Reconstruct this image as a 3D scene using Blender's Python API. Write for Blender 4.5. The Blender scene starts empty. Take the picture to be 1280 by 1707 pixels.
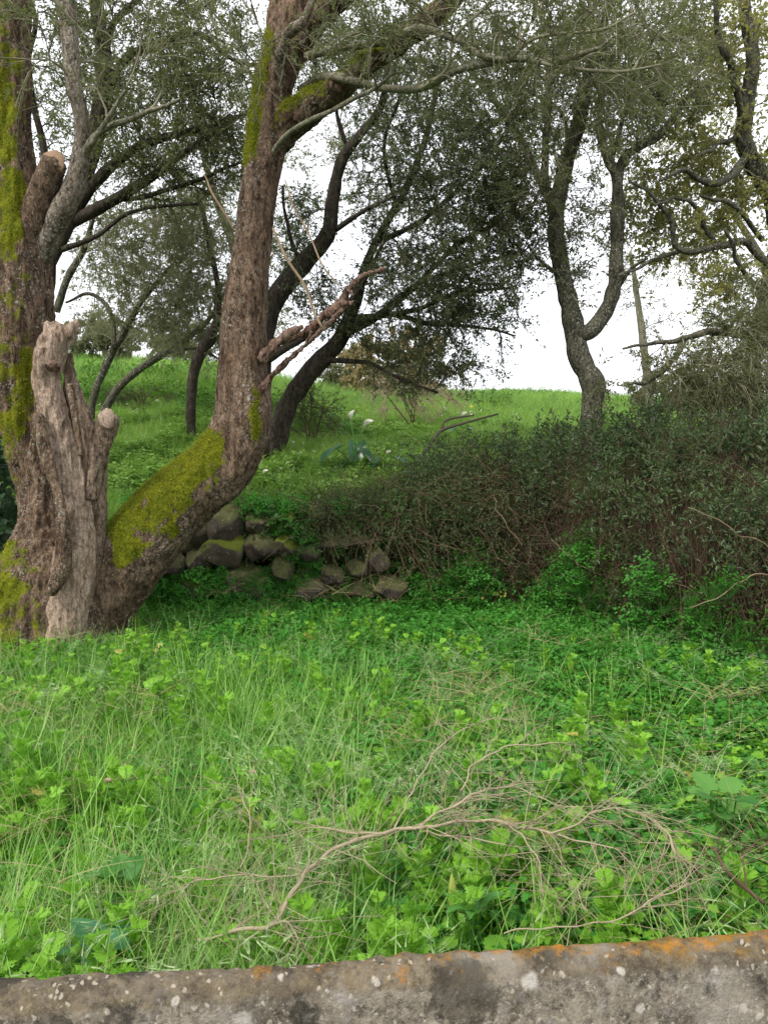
import bpy, math, random
import numpy as np
from mathutils import Vector, Matrix, noise

SC = bpy.context.scene
R = math.radians
# ------------------------------------------------------------------ camera
F = 1282.0; W = 1280.0; Hh = 1707.0
CAM = np.array([0.0, 0.0, 1.75]); PITCH = R(5.0)
cam_d = bpy.data.cameras.new('camera'); cam = bpy.data.objects.new('camera', cam_d)
SC.collection.objects.link(cam); SC.camera = cam
cam.location = CAM; cam.rotation_euler = (R(90) - PITCH, 0, 0)
cam_d.sensor_fit = 'VERTICAL'; cam_d.sensor_height = 36.0
cam_d.lens = 36.0 * F / Hh
cam_d.clip_start = 0.05; cam_d.clip_end = 2000
# ------------------------------------------------------------------ sky
wd = bpy.data.worlds.new('World'); SC.world = wd; wd.use_nodes = True
nt = wd.node_tree; nt.nodes.clear()
SUN_EL, SUN_AZ = 46.0, 222.0          # azimuth clockwise from +Y: behind the camera, a little left
sky = nt.nodes.new('ShaderNodeTexSky'); sky.sky_type = 'NISHITA'; sky.sun_disc = False
sky.sun_elevation = R(SUN_EL); sky.sun_rotation = R(SUN_AZ)
sky.air_density = 1.0; sky.dust_density = 3.0; sky.ozone_density = 1.0
mixs = nt.nodes.new('ShaderNodeMix'); mixs.data_type = 'RGBA'
mixs.inputs['Factor'].default_value = 0.86          # closed cloud cover over the sky
nt.links.new(sky.outputs[0], mixs.inputs['A'])
mixs.inputs['B'].default_value = (9.6, 9.7, 10.2, 1)
bg = nt.nodes.new('ShaderNodeBackground'); bg.inputs['Strength'].default_value = 0.088
wo = nt.nodes.new('ShaderNodeOutputWorld')
nt.links.new(mixs.outputs['Result'], bg.inputs['Color']); nt.links.new(bg.outputs[0], wo.inputs[0])
sun_d = bpy.data.lights.new('sun', 'SUN'); sun_d.energy = 1.5; sun_d.angle = R(10); sun_d.color = (1, .955, .88)
sun = bpy.data.objects.new('sun', sun_d); SC.collection.objects.link(sun)
_sd = Vector((math.sin(R(SUN_AZ)) * math.cos(R(SUN_EL)), math.cos(R(SUN_AZ)) * math.cos(R(SUN_EL)), math.sin(R(SUN_EL))))
sun.rotation_euler = _sd.to_track_quat('Z', 'Y').to_euler()
SC.view_settings.view_transform = 'Standard'; SC.view_settings.look = 'None'
SC.view_settings.gamma = 1; SC.view_settings.use_curve_mapping = False
SC.view_settings.exposure = 1.08
SC.render.engine = 'CYCLES'
SC.cycles.max_bounces = 4; SC.cycles.diffuse_bounces = 3; SC.cycles.glossy_bounces = 1; SC.cycles.transmission_bounces = 2

rng = np.random.default_rng(7); random.seed(7)

# ------------------------------------------------------------------ helpers
_f = np.array([0, math.cos(PITCH), -math.sin(PITCH)]); _u = np.array([0, math.sin(PITCH), math.cos(PITCH)])
def ray(px, py):
    return _f + np.array([1, 0, 0]) * (px - W / 2) / F + _u * (Hh / 2 - py) / F
def at(px, py, D):
    d = ray(px, py); return CAM + d * (D / d[1])
def at_z(px, py, z):
    d = ray(px, py); return CAM + d * ((z - CAM[2]) / d[2])
def project(P):
    P = np.asarray(P) - CAM
    c = P @ _f; return W / 2 + F * P[..., 0] / c, Hh / 2 - F * (P @ _u) / c

def norm(v): return v / np.maximum(np.linalg.norm(v, axis=-1, keepdims=True), 1e-9)

def raw_mesh(name, V, faces_flat, counts, attrs=None, smooth=False):
    me = bpy.data.meshes.new(name)
    V = np.ascontiguousarray(V, dtype=np.float32)
    me.vertices.add(len(V)); me.vertices.foreach_set('co', V.ravel())
    faces_flat = np.asarray(faces_flat, dtype=np.int32); counts = np.asarray(counts, dtype=np.int32)
    me.loops.add(len(faces_flat)); me.loops.foreach_set('vertex_index', faces_flat)
    me.polygons.add(len(counts))
    st = np.zeros(len(counts), dtype=np.int32); st[1:] = np.cumsum(counts)[:-1]
    me.polygons.foreach_set('loop_start', st)
    me.polygons.foreach_set('use_smooth', np.full(len(counts), smooth))
    for k, a in (attrs or {}).items():
        at_ = me.attributes.new(k, 'FLOAT', 'POINT'); at_.data.foreach_set('value', np.asarray(a, dtype=np.float32))
    me.update(calc_edges=True); me.validate()
    return me

class MB:
    """collects geometry, then builds one mesh"""
    def __init__(s): s.V = []; s.F = []; s.C = []; s.A = []; s.n = 0
    def add(s, V, Fc, r=0.5):
        V = np.asarray(V, float); Fc = np.asarray(Fc, int)
        s.V.append(V); s.F.append((Fc + s.n).ravel()); s.C.append(np.full(len(Fc), Fc.shape[1]))
        s.A.append(np.full(len(V), r) if np.isscalar(r) else np.asarray(r)); s.n += len(V)
    def tube(s, P, rad, k=6, r=0.5, cap=True):
        P = np.asarray(P, float); n = len(P); rad = np.broadcast_to(np.asarray(rad, float), (n,))
        T = norm(np.gradient(P, axis=0))
        ref = np.array([0.31, 0.17, 0.93]) if abs(T[0] @ np.array([.31, .17, .93])) < .9 else np.array([1., 0, 0])
        U = np.zeros_like(T); u = ref
        for i in range(n):
            u = u - T[i] * (u @ T[i]); u = u / (np.linalg.norm(u) + 1e-9); U[i] = u
        B = np.cross(T, U); a = np.arange(k) * 2 * math.pi / k
        V = P[:, None] + rad[:, None, None] * (np.cos(a)[None, :, None] * U[:, None] + np.sin(a)[None, :, None] * B[:, None])
        i = np.arange(n - 1)[:, None] * k; j = np.arange(k)[None]; j2 = (j + 1) % k
        Fc = np.stack([i + j, i + j2, i + k + j2, i + k + j], -1).reshape(-1, 4)
        s.add(V.reshape(-1, 3), Fc, r)
        if cap and rad[-1] > .004:
            b = s.n; s.add([P[-1] + T[-1] * rad[-1] * .2], np.zeros((0, 3), int), r)
            o = b - k; q = np.arange(k)
            s.F.append(np.stack([o + q, o + (q + 1) % k, np.full(k, b)], -1).ravel()); s.C.append(np.full(k, 3))
        if cap and rad[0] > .004:
            b0 = s.n; s.add([P[0] - T[0] * rad[0] * .2], np.zeros((0, 3), int), r)
            o = b0 - k - (1 if rad[-1] > .004 else 0) - (n - 1) * k; q = np.arange(k)
            s.F.append(np.stack([o + (q + 1) % k, o + q, np.full(k, b0)], -1).ravel()); s.C.append(np.full(k, 3))
    def mesh(s, name, smooth=True):
        return raw_mesh(name, np.concatenate(s.V), np.concatenate(s.F), np.concatenate(s.C), {'rnd': np.concatenate(s.A)}, smooth)

def batch_tubes(mb, P, rad, k=3, r=None):
    """P (N,m,3), rad (N,m): many thin tubes of one length"""
    N, m, _ = P.shape
    T = norm(np.gradient(P, axis=1)); ref = norm(rng.normal(size=(N, 1, 3)))
    U = norm(ref - T * (ref * T).sum(-1, keepdims=True)); B = np.cross(T, U)
    a = np.arange(k) * 2 * math.pi / k
    V = P[:, :, None] + rad[:, :, None, None] * (np.cos(a)[:, None] * U[:, :, None] + np.sin(a)[:, None] * B[:, :, None])
    base = (np.arange(N) * m * k)[:, None, None] + (np.arange(m - 1) * k)[None, :, None]
    j = np.arange(k)[None, None]; j2 = (j + 1) % k
    Fc = np.stack([base + j, base + j2, base + k + j2, base + k + j], -1).reshape(-1, 4)
    rr = np.repeat(rng.random(N) if r is None else r, m * k)
    mb.add(V.reshape(-1, 3), Fc, rr)

def batch_leaves(mb, P, d, L, Wd, fold=.25, r=None, shape=0):
    """kite (2 faces) or pointed oval (4 faces) leaves"""
    N = len(P); d = norm(d); n = norm(rng.normal(size=(N, 3)) + np.array([0, 0, .9]))
    s = norm(np.cross(d, n)); n = np.cross(s, d)
    L = np.broadcast_to(L, (N,))[:, None]; Wd = np.broadcast_to(Wd, (N,))[:, None]
    r = rng.random(N) if r is None else r
    if shape == 0:
        V = np.stack([P, P + d * L * .45 + s * Wd * .5 + n * Wd * fold, P + d * L - n * L * .12, P + d * L * .45 - s * Wd * .5 + n * Wd * fold], 1)
        b = (np.arange(N) * 4)[:, None]
        Fc = np.concatenate([b + np.array([0, 1, 2]), b + np.array([0, 2, 3])])
        mb.add(V.reshape(-1, 3), Fc, np.repeat(r, 4))
    else:
        V = np.stack([P, P + d * L * .28 + s * Wd * .42 + n * Wd * fold, P + d * L * .65 + s * Wd * .4 + n * Wd * fold * .8, P + d * L - n * L * .15,
                      P + d * L * .65 - s * Wd * .4 + n * Wd * fold * .8, P + d * L * .28 - s * Wd * .42 + n * Wd * fold], 1)
        b = (np.arange(N) * 6)[:, None]
        Fc = np.concatenate([b + np.array([0, 1, 2]), b + np.array([0, 2, 3]), b + np.array([0, 3, 4]), b + np.array([0, 4, 5])])
        mb.add(V.reshape(-1, 3), Fc, np.repeat(r, 6))

def empty(name, loc, label, cat, group=None):
    o = bpy.data.objects.new(name, None); SC.collection.objects.link(o); o.location = [float(v) for v in loc]
    o.empty_display_size = .1; o['label'] = label; o['category'] = cat
    if group: o['group'] = group
    return o
def link(name, me, mat, parent=None, kind=None, label=None, cat=None, group=None):
    """links a mesh given in world coordinates; a child's mesh is shifted to its thing's base"""
    if parent is not None:
        me.transform(Matrix.Translation(-Vector(parent_world(parent))))
    o = bpy.data.objects.new(name, me); SC.collection.objects.link(o)
    if mat is not None and not me.materials: me.materials.append(mat)
    if parent is not None: o.parent = parent
    if kind: o['kind'] = kind
    if label: o['label'] = label
    if cat: o['category'] = cat
    if group: o['group'] = group
    return o
def parent_world(p):
    v = Vector(p.location)
    while p.parent: p = p.parent; v = v + p.location
    return v

def fbm(V, sc, seed=0, octv=4):
    sc = np.asarray(sc, float) * np.ones(3); out = np.empty(len(V))
    for i, v in enumerate(V):
        out[i] = noise.fractal(Vector((v[0] * sc[0] + seed, v[1] * sc[1] - seed, v[2] * sc[2] + seed * .5)), 1.0, 2.0, octv)
    return out

def catmull(P, n=6):
    P = np.asarray(P, float); Q = np.vstack([2 * P[0] - P[1], P, 2 * P[-1] - P[-2]]); out = []
    for i in range(1, len(Q) - 2):
        for t in np.arange(n) / n:
            a, b, c, d = Q[i - 1], Q[i], Q[i + 1], Q[i + 2]
            out.append(.5 * (2 * b + (c - a) * t + (2 * a - 5 * b + 4 * c - d) * t * t + (3 * b - a - 3 * c + d) * t ** 3))
    out.append(P[-1]); return np.array(out)

# ------------------------------------------------------------------ materials
class NT:
    def __init__(s, name):
        s.m = bpy.data.materials.new(name); s.m.use_nodes = True; s.t = s.m.node_tree; s.t.nodes.clear()
        s.out = s.n('ShaderNodeOutputMaterial')
    def n(s, ty, **kw):
        nd = s.t.nodes.new(ty)
        for k, v in kw.items(): setattr(nd, k, v)
        return nd
    def l(s, a, b): s.t.links.new(a, b)
    def set(s, sock, v):
        if hasattr(v, 'is_output') or isinstance(v, bpy.types.NodeSocket): s.l(v, sock)
        else: sock.default_value = v
    def coord(s, scale=(1, 1, 1)):
        tc = s.n('ShaderNodeTexCoord'); mp = s.n('ShaderNodeMapping'); mp.inputs['Scale'].default_value = scale
        s.l(tc.outputs['Object'], mp.inputs[0]); return mp.outputs[0]
    def noise(s, vec, sc, det=5, rough=.6):
        x = s.n('ShaderNodeTexNoise'); s.l(vec, x.inputs['Vector']); x.inputs['Scale'].default_value = sc
        x.inputs['Detail'].default_value = det; x.inputs['Roughness'].default_value = rough; return x.outputs['Fac']
    def vor(s, vec, sc, feat='F1', out='Distance', rand=1):
        x = s.n('ShaderNodeTexVoronoi', feature=feat); s.l(vec, x.inputs['Vector']); x.inputs['Scale'].default_value = sc
        x.inputs['Randomness'].default_value = rand; return x.outputs[out]
    def ramp(s, fac, stops):
        x = s.n('ShaderNodeValToRGB'); s.l(fac, x.inputs[0]); cr = x.color_ramp
        while len(cr.elements) < len(stops): cr.elements.new(.5)
        for e, (p, c) in zip(cr.elements, stops):
            e.position = p; e.color = (c, c, c, 1) if np.isscalar(c) else (*c, 1)
        return x.outputs[0]
    def mix(s, fac, a, b, blend='MIX'):
        x = s.n('ShaderNodeMix', data_type='RGBA', blend_type=blend)
        s.set(x.inputs['Factor'], fac)
        s.set(x.inputs['A'], (*a, 1) if isinstance(a, tuple) else a); s.set(x.inputs['B'], (*b, 1) if isinstance(b, tuple) else b)
        return x.outputs['Result']
    def math(s, op, a, b=0.0, clamp=False):
        x = s.n('ShaderNodeMath', operation=op, use_clamp=clamp); s.set(x.inputs[0], a); s.set(x.inputs[1], b); return x.outputs[0]
    def attr(s, name, ty='GEOMETRY'):
        x = s.n('ShaderNodeAttribute', attribute_name=name, attribute_type=ty); return x.outputs['Fac']
    def bump(s, h, strength=.5, dist=.01, nrm=None):
        x = s.n('ShaderNodeBump'); x.inputs['Strength'].default_value = strength; x.inputs['Distance'].default_value = dist
        s.l(h, x.inputs['Height'])
        if nrm is not None: s.l(nrm, x.inputs['Normal'])
        return x.outputs[0]
    def bsdf(s, col, rough=.8, spec=.2, nrm=None):
        b = s.n('ShaderNodeBsdfPrincipled'); s.set(b.inputs['Base Color'], (*col, 1) if isinstance(col, tuple) else col)
        s.set(b.inputs['Roughness'], rough); b.inputs['Specular IOR Level'].default_value = spec
        if nrm is not None: s.l(nrm, b.inputs['Normal'])
        return b.outputs[0]
    def done(s, sh): s.l(sh, s.out.inputs['Surface']); return s.m

def leaf_mat(name, a, b, c=None, trans=.35, rough=.5, spec=.3, tcol=None, sc=3.0):
    m = NT(name)
    r = m.attr('rnd'); i = m.attr('irnd', 'INSTANCER')
    tc = m.n('ShaderNodeTexCoord'); g = m.n('ShaderNodeNewGeometry')
    patch = m.noise(g.outputs['Position'], sc, 2)
    f = m.math('ADD', m.math('MULTIPLY', r, .5), m.math('MULTIPLY', i, .35))
    f = m.math('ADD', f, m.math('MULTIPLY', m.math('SUBTRACT', patch, .38), 1.1), True)
    stops = [(0, a), (1, b)] if c is None else [(0, a), (.55, b), (.97, b), (1, c)]
    col = m.ramp(f, stops)
    sh = m.bsdf(col, rough, spec)
    tr = m.n('ShaderNodeBsdfTranslucent')
    tcv = m.mix(.75, col, tcol or (min(b[0] * 2.2, 1), min(b[1] * 2.0, 1), b[2] * 1.2))
    m.l(tcv, tr.inputs['Color'])
    mx = m.n('ShaderNodeMixShader'); mx.inputs[0].default_value = trans
    m.l(sh, mx.inputs[1]); m.l(tr.outputs[0], mx.inputs[2])
    return m.done(mx.outputs[0])

def bark_mat(name, dark, mid, light, sc=1.0, lichen=.35, moss=(.09, .13, .010), moss2=(.30, .29, .018), bump=.9, dist=.012):
    m = NT(name); v = m.coord((1, 1, .42)); vi = m.coord()
    warp = m.n('ShaderNodeTexNoise'); m.l(v, warp.inputs['Vector']); warp.inputs['Scale'].default_value = 14 * sc
    add = m.n('ShaderNodeVectorMath', operation='MULTIPLY_ADD'); m.l(warp.outputs['Color'], add.inputs[0])
    add.inputs[1].default_value = (.03 / sc,) * 3; m.l(v, add.inputs[2]); wv = add.outputs[0]
    n1 = m.noise(vi, 4.5 * sc, 6, .65); n2 = m.noise(v, 75 * sc, 4, .7); n4 = m.noise(wv, 34 * sc, 5, .72)
    ve = m.vor(wv, 60 * sc, 'DISTANCE_TO_EDGE'); plates = m.ramp(ve, [(0, 0.), (.16, 1.)])
    groove = m.ramp(m.noise(m.coord((1, 1, .2)), 13 * sc, 6, .7), [(.34, 0.), (.5, 1.)])
    col = m.mix(m.ramp(n1, [(.3, 0.), (.7, 1.)]), mid, light)
    col = m.mix(m.ramp(n4, [(.36, .95), (.52, 0.)]), col, dark)
    col = m.mix(m.ramp(n4, [(.55, 0.), (.68, .75)]), col, light)
    col = m.mix(m.math('MULTIPLY', m.math('SUBTRACT', 1, plates), .45), col, dark)
    col = m.mix(m.math('MULTIPLY', m.math('SUBTRACT', 1, groove), .6), col, dark)
    col = m.mix(m.ramp(n2, [(.35, .5), (.6, 0.)]), col, dark)
    # pale crustose lichen: flecks and larger blotches
    lf = m.math('GREATER_THAN', m.noise(vi, 55, 4, .7), .63 - .07 * lichen)
    lm = m.ramp(m.noise(vi, 3.1, 4), [(.62 - .35 * lichen, 0.), (.8 - .3 * lichen, 1.)])
    col = m.mix(m.math('MULTIPLY', m.math('MULTIPLY', lf, lm), .8), col, (.42, .42, .36))
    h = m.math('ADD', m.math('MULTIPLY', plates, .25), m.math('MULTIPLY', n2, .5)); h = m.math('ADD', h, m.math('MULTIPLY', groove, 1.0)); h = m.math('ADD', h, m.math('MULTIPLY', n4, 1.6))
    # moss, where the mesh carries it
    ma = m.attr('moss'); mn = m.noise(vi, 22, 6, .7)
    mf = m.ramp(m.math('ADD', ma, m.math('ADD', m.math('MULTIPLY', m.math('SUBTRACT', mn, .5), 1.2), m.math('MULTIPLY', m.math('SUBTRACT', m.noise(vi, 7, 4), .5), .9))), [(.42, 0.), (.66, 1.)])
    mcol = m.mix(m.ramp(m.noise(vi, 9, 5, .7), [(.3, 0.), (.7, 1.)]), moss, moss2)
    mcol = m.mix(m.ramp(m.noise(vi, 90, 3, .7), [(.35, .7), (.6, 0.)]), mcol, tuple(x * .35 for x in moss))
    col = m.mix(mf, col, mcol)
    return m.done(m.bsdf(col, .9, .12, m.bump(h, bump, dist)))

M_BARK = bark_mat('bark_brown', (.026, .017, .011), (.145, .09, .058), (.33, .23, .155), lichen=.62)
M_BARKL = bark_mat('bark_lichened', (.05, .038, .025), (.21, .165, .115), (.40, .34, .27), lichen=.9)
M_DEAD = bark_mat('dead_wood', (.13, .085, .058), (.40, .29, .21), (.58, .46, .36), sc=1.3, lichen=.2, bump=.9, dist=.007)
M_DEADB = bark_mat('weathered_bark', (.05, .033, .022), (.26, .18, .125), (.48, .37, .28), sc=1.1, lichen=.4)
M_RED = bark_mat('rotten_wood', (.04, .018, .012), (.25, .13, .09), (.46, .35, .27), sc=1.6, lichen=.1)
M_DARK = bark_mat('bark_dark', (.018, .015, .011), (.055, .045, .034), (.12, .10, .075), lichen=.3, dist=.006)
M_GREY = bark_mat('bark_grey_green', (.022, .021, .014), (.085, .08, .052), (.19, .18, .125), lichen=.7, dist=.006)
M_PALE = bark_mat('branch_pale', (.08, .07, .04), (.24, .23, .15), (.40, .38, .28), sc=1.5, lichen=.8, dist=.004)
m = NT('sawn_wood'); v = m.coord(); w_ = m.vor(v, 9, 'SMOOTH_F1')
M_SAWN = m.done(m.bsdf(m.mix(m.noise(v, 30, 5), (.24, .15, .09), (.46, .32, .21)), .8, .1, m.bump(m.noise(v, 80), .4)))
def twig_mat(name, a, b):
    m = NT(name); g = m.n('ShaderNodeNewGeometry')
    c = m.mix(m.math('ADD', m.math('MULTIPLY', m.attr('rnd'), .5), m.math('MULTIPLY', m.noise(g.outputs['Position'], 25, 3), .6), True), a, b)
    return m.done(m.bsdf(c, .85, .1, m.bump(m.noise(m.coord(), 150), .3, .003)))
M_TWIG = twig_mat('twig_dark', (.04, .035, .025), (.12, .105, .075))
M_TWIGP = twig_mat('twig_pale', (.14, .13, .08), (.34, .32, .22))
M_DRY = twig_mat('dry_stems', (.15, .105, .06), (.42, .32, .21))
M_DRYG = twig_mat('dry_grey_wood', (.17, .14, .085), (.44, .37, .25))
M_BROWN = twig_mat('brown_stems', (.04, .027, .018), (.16, .105, .07))

M_LEAF = leaf_mat('leaf_evergreen', (.06, .068, .03), (.20, .205, .10), trans=.45, rough=.42, spec=.35, tcol=(.20, .26, .06), sc=1.2)
M_LEAFB = leaf_mat('leaf_evergreen_cool', (.052, .064, .03), (.16, .175, .085), trans=.45, rough=.42, spec=.35, tcol=(.14, .22, .06), sc=1.2)
M_OLIVE = leaf_mat('leaf_olive', (.10, .11, .055), (.25, .26, .15), trans=.42, rough=.5, tcol=(.28, .32, .11), sc=1.2)
M_OAK = leaf_mat('leaf_young_oak', (.13, .14, .04), (.28, .28, .085), trans=.5, tcol=(.55, .54, .17), sc=1.2)
M_HEDGE = leaf_mat('leaf_hedge', (.022, .042, .018), (.10, .15, .055), (.18, .16, .06), trans=.25, rough=.4, spec=.4, tcol=(.10, .18, .05), sc=2.5)
M_IVY = leaf_mat('leaf_ivy', (.015, .035, .018), (.05, .10, .045), trans=.2, rough=.4, spec=.4, tcol=(.08, .18, .04))
M_BRAM = leaf_mat('leaf_bramble', (.022, .04, .014), (.08, .115, .04), (.17, .10, .05), trans=.3, tcol=(.22, .30, .06))
GT = (.22, .60, .05)
M_HERB = leaf_mat('herb_green', (.012, .085, .014), (.065, .235, .03), (.35, .30, .06), trans=.28, tcol=GT, spec=.25)
M_HERBL = leaf_mat('herb_light', (.035, .13, .012), (.20, .41, .035), (.44, .38, .10), trans=.27, tcol=(.30, .72, .06), spec=.25)
M_MALL = leaf_mat('herb_hairy', (.04, .14, .025), (.16, .36, .07), trans=.28, tcol=(.34, .64, .12), rough=.75)
M_GRASS = leaf_mat('grass', (.045, .15, .022), (.24, .43, .085), (.48, .47, .22), trans=.28, tcol=(.30, .72, .09), rough=.4, spec=.35)
M_BROME = leaf_mat('brome_heads', (.22, .36, .12), (.46, .56, .30), trans=.35, tcol=(.55, .70, .30))
M_HAY = leaf_mat('dry_grass', (.20, .16, .07), (.45, .38, .20), trans=.3, tcol=(.5, .42, .2))
M_MOSS = leaf_mat('moss', (.10, .14, .01), (.36, .36, .025), trans=.3, tcol=(.45, .50, .04), sc=8)
M_BANK = leaf_mat('bank_grass', (.05, .15, .022), (.21, .35, .07), (.42, .38, .15), trans=.36, tcol=(.36, .62, .10), sc=1.0)
M_BLUE = leaf_mat('blue_green_leaf', (.04, .15, .06), (.08, .24, .11), trans=.3, rough=.45, tcol=(.15, .5, .18))
M_ARUM = leaf_mat('arum_leaf', (.02, .07, .025), (.04, .13, .04), trans=.22, rough=.3, spec=.5, tcol=(.08, .30, .05))
M_BROAD = leaf_mat('broad_leaf', (.05, .17, .03), (.11, .28, .06), trans=.35, rough=.4, spec=.35, tcol=(.25, .6, .1))
M_WHITE = leaf_mat('white_petal', (.62, .62, .52), (.80, .78, .72), trans=.35, tcol=(.8, .8, .65))
M_YELLOW = leaf_mat('yellow_petal', (.55, .42, .02), (.75, .62, .03), trans=.3, tcol=(.8, .7, .05))
M_PINK = leaf_mat('pale_bloom', (.40, .26, .20), (.60, .42, .34), trans=.3, tcol=(.6, .4, .3))

def ground_mat(name, a, b, c):
    m = NT(name); v = m.coord()
    col = m.mix(m.ramp(m.noise(v, 1.3, 8, .65), [(.35, 0.), (.65, 1.)]), a, b)
    col = m.mix(m.ramp(m.noise(v, 14, 6, .7), [(.45, 0.), (.7, .8)]), col, c)
    return m.done(m.bsdf(col, .95, .05, m.bump(m.noise(v, 25, 6), .8, .05)))
M_SOIL = ground_mat('soil', (.03, .035, .015), (.05, .05, .02), (.03, .06, .012))
M_HILL = ground_mat('hill_grass', (.12, .19, .05), (.26, .31, .11), (.15, .21, .06))

def stone_mat(name, a, b, moss):
    m = NT(name); v = m.coord(); oi = m.n('ShaderNodeObjectInfo')
    col = m.mix(m.ramp(m.noise(v, 9, 6, .65), [(.3, 0.), (.7, 1.)]), a, b)
    col = m.mix(m.math('MULTIPLY', oi.outputs['Random'], .4), col, tuple(x * .55 for x in a))
    fl = m.math('GREATER_THAN', m.noise(v, 38, 4, .7), .63)
    col = m.mix(m.math('MULTIPLY', fl, .6), col, (.36, .36, .32))
    g = m.n('ShaderNodeNewGeometry'); sp = m.n('ShaderNodeSeparateXYZ'); m.l(g.outputs['Normal'], sp.inputs[0])
    mo = m.math('MULTIPLY', m.ramp(m.math('ADD', sp.outputs[2], m.math('MULTIPLY', m.noise(v, 12, 5, .7), 1.4)), [(.75, 0.), (1.0, 1.)]), moss)
    col = m.mix(mo, col, m.mix(m.noise(v, 40), (.06, .09, .015), (.17, .19, .03)))
    h = m.math('ADD', m.noise(v, 28, 7, .7), m.math('MULTIPLY', m.noise(v, 110, 3), .3))
    return m.done(m.bsdf(col, .9, .15, m.bump(h, .9, .012)))
M_STONE = stone_mat('basalt_stone', (.055, .042, .033), (.15, .12, .098), .4)
M_STONEM = stone_mat('mossy_stone', (.06, .05, .036), (.14, .115, .085), 1.0)

def parapet_mat():
    m = NT('lichened_concrete'); v = m.coord()
    n1 = m.noise(v, 7, 8, .7); n2 = m.noise(v, 60, 6, .75); n3 = m.noise(v, 22, 6, .7)
    col = m.mix(m.ramp(n1, [(.38, 0.), (.62, 1.)]), (.085, .072, .052), (.27, .235, .18))
    col = m.mix(m.ramp(n2, [(.38, .85), (.54, 0.)]), col, (.04, .034, .026)); col = m.mix(m.ramp(m.noise(v, 130, 4, .8), [(.52, 0.), (.68, .8)]), col, (.38, .34, .27))
    col = m.mix(m.ramp(n3, [(.55, 0.), (.72, .6)]), col, (.36, .34, .31))
    v4 = m.noise(v, 4.3, 5, .6)
    col = m.mix(m.ramp(v4, [(.60, 0.), (.68, .8)]), col, (.035, .032, .027))
    # top strip: darker, crusted, with ochre lichen along the far edge, richest to the right
    top = m.attr('top'); och = m.attr('ochre')
    col = m.mix(m.math('MULTIPLY', m.ramp(m.math('ADD', top, m.math('MULTIPLY', m.math('SUBTRACT', n3, .5), 1.2)), [(.4, 0.), (.7, 1.)]), .6), col, m.mix(m.ramp(m.noise(v, 34, 6, .75), [(.4, 0.), (.6, 1.)]), (.045, .032, .02), (.17, .13, .07)))
    # pale lichen discs, three sizes
    wv = m.n('ShaderNodeVectorMath', operation='MULTIPLY_ADD'); nz = m.n('ShaderNodeTexNoise'); m.l(v, nz.inputs['Vector']); nz.inputs['Scale'].default_value = 45
    m.l(nz.outputs['Color'], wv.inputs[0]); wv.inputs[1].default_value = (.022,) * 3; m.l(v, wv.inputs[2]); w = wv.outputs[0]
    for sc, thr, rad, c, op in ((10, .62, .24, (.36, .33, .29), .7), (24, .87, .20, (.44, .42, .37), .8), (48, .90, .22, (.50, .47, .41), .8), (120, .82, .26, (.42, .38, .30), .7), (6, .6, .26, (.30, .27, .22), .55), (8, .7, .3, (.04, .035, .026), .7), (13, .74, .26, (.03, .028, .022), .8)):
        d = m.vor(w, sc); cc = m.vor(w, sc, out='Color'); sp = m.n('ShaderNodeSeparateColor'); m.l(cc, sp.inputs[0])
        f = m.math('MULTIPLY', m.math('GREATER_THAN', sp.outputs[0], thr), m.ramp(m.math('ADD', d, m.math('MULTIPLY', m.math('SUBTRACT', n2, .5), .6)), [(rad, 1.), (rad + .16, 0.)]))
        col = m.mix(m.math('MULTIPLY', f, op), col, c)
    of = m.ramp(m.math('ADD', och, m.math('MULTIPLY', m.math('SUBTRACT', m.noise(v, 26, 7, .8), .5), 2.4)), [(.42, 0.), (.72, 1.)])
    oc = m.mix(m.ramp(m.noise(v, 30, 5, .7), [(.35, 0.), (.65, 1.)]), (.13, .095, .025), (.38, .17, .03))
    col = m.mix(m.math('MULTIPLY', of, m.ramp(n2, [(.3, .4), (.5, 1.)])), col, oc)
    h = m.math('ADD', m.math('MULTIPLY', n2, .6), n3)
    return m.done(m.bsdf(col, .92, .12, m.bump(h, .9, .010)))
M_PARA = parapet_mat()

# ------------------------------------------------------------------ terrain
def yw(x): return np.interp(x, [-8, -1.5, .2, .8, 1.3, 1.75, 2.1, 2.3, 2.7, 4, 8], [6.5, 6.6, 6.75, 6.85, 6.8, 6.5, 5.9, 5.45, 5.1, 4.7, 4.4])
_D = [6, 7, 8.5, 12, 20, 30, 45, 80, 140, 1000]
def bank(x, y):
    c = np.interp(y, _D, [1.12, 1.20, 1.58, 2.0, 2.85, 3.7, 4.45, 3.0, 1, -2])
    l = np.interp(y, _D, [1.12, 1.22, 1.65, 2.45, 3.7, 4.9, 5.2, 4.5, 1, -2])
    r = np.interp(y, _D, [1.12, 1.18, 1.4, 1.7, 2.3, 2.95, 3.75, 2.5, 1, -2])
    s = x / np.maximum(y, 1)
    wl = np.clip((-s - .02) / .22, 0, 1); wr = np.clip((s - .12) / .3, 0, 1); wl = wl * wl * (3 - 2 * wl); wr = wr * wr * (3 - 2 * wr)
    return c * (1 - wl - wr) + l * wl + r * wr
def height(x, y):
    x = np.asarray(x, float); y = np.asarray(y, float)
    fld = .02 + .22 * np.clip((y - 2.5) / 4, 0, 1) + .03 * np.sin(x * 2.1 + y) * np.sin(y * 1.7)
    t = np.clip((y - yw(x)) / .3, 0, 1); t = t * t * (3 - 2 * t)
    b = bank(x, y) + .04 * np.sin(x * 1.3 + 1) * np.sin(y * 1.1) + .012 * y * np.sin(x * .21 + 2) * np.sin(y * .17) * np.clip((y - 9) / 8, 0, 1)
    return fld * (1 - t) + b * t
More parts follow.
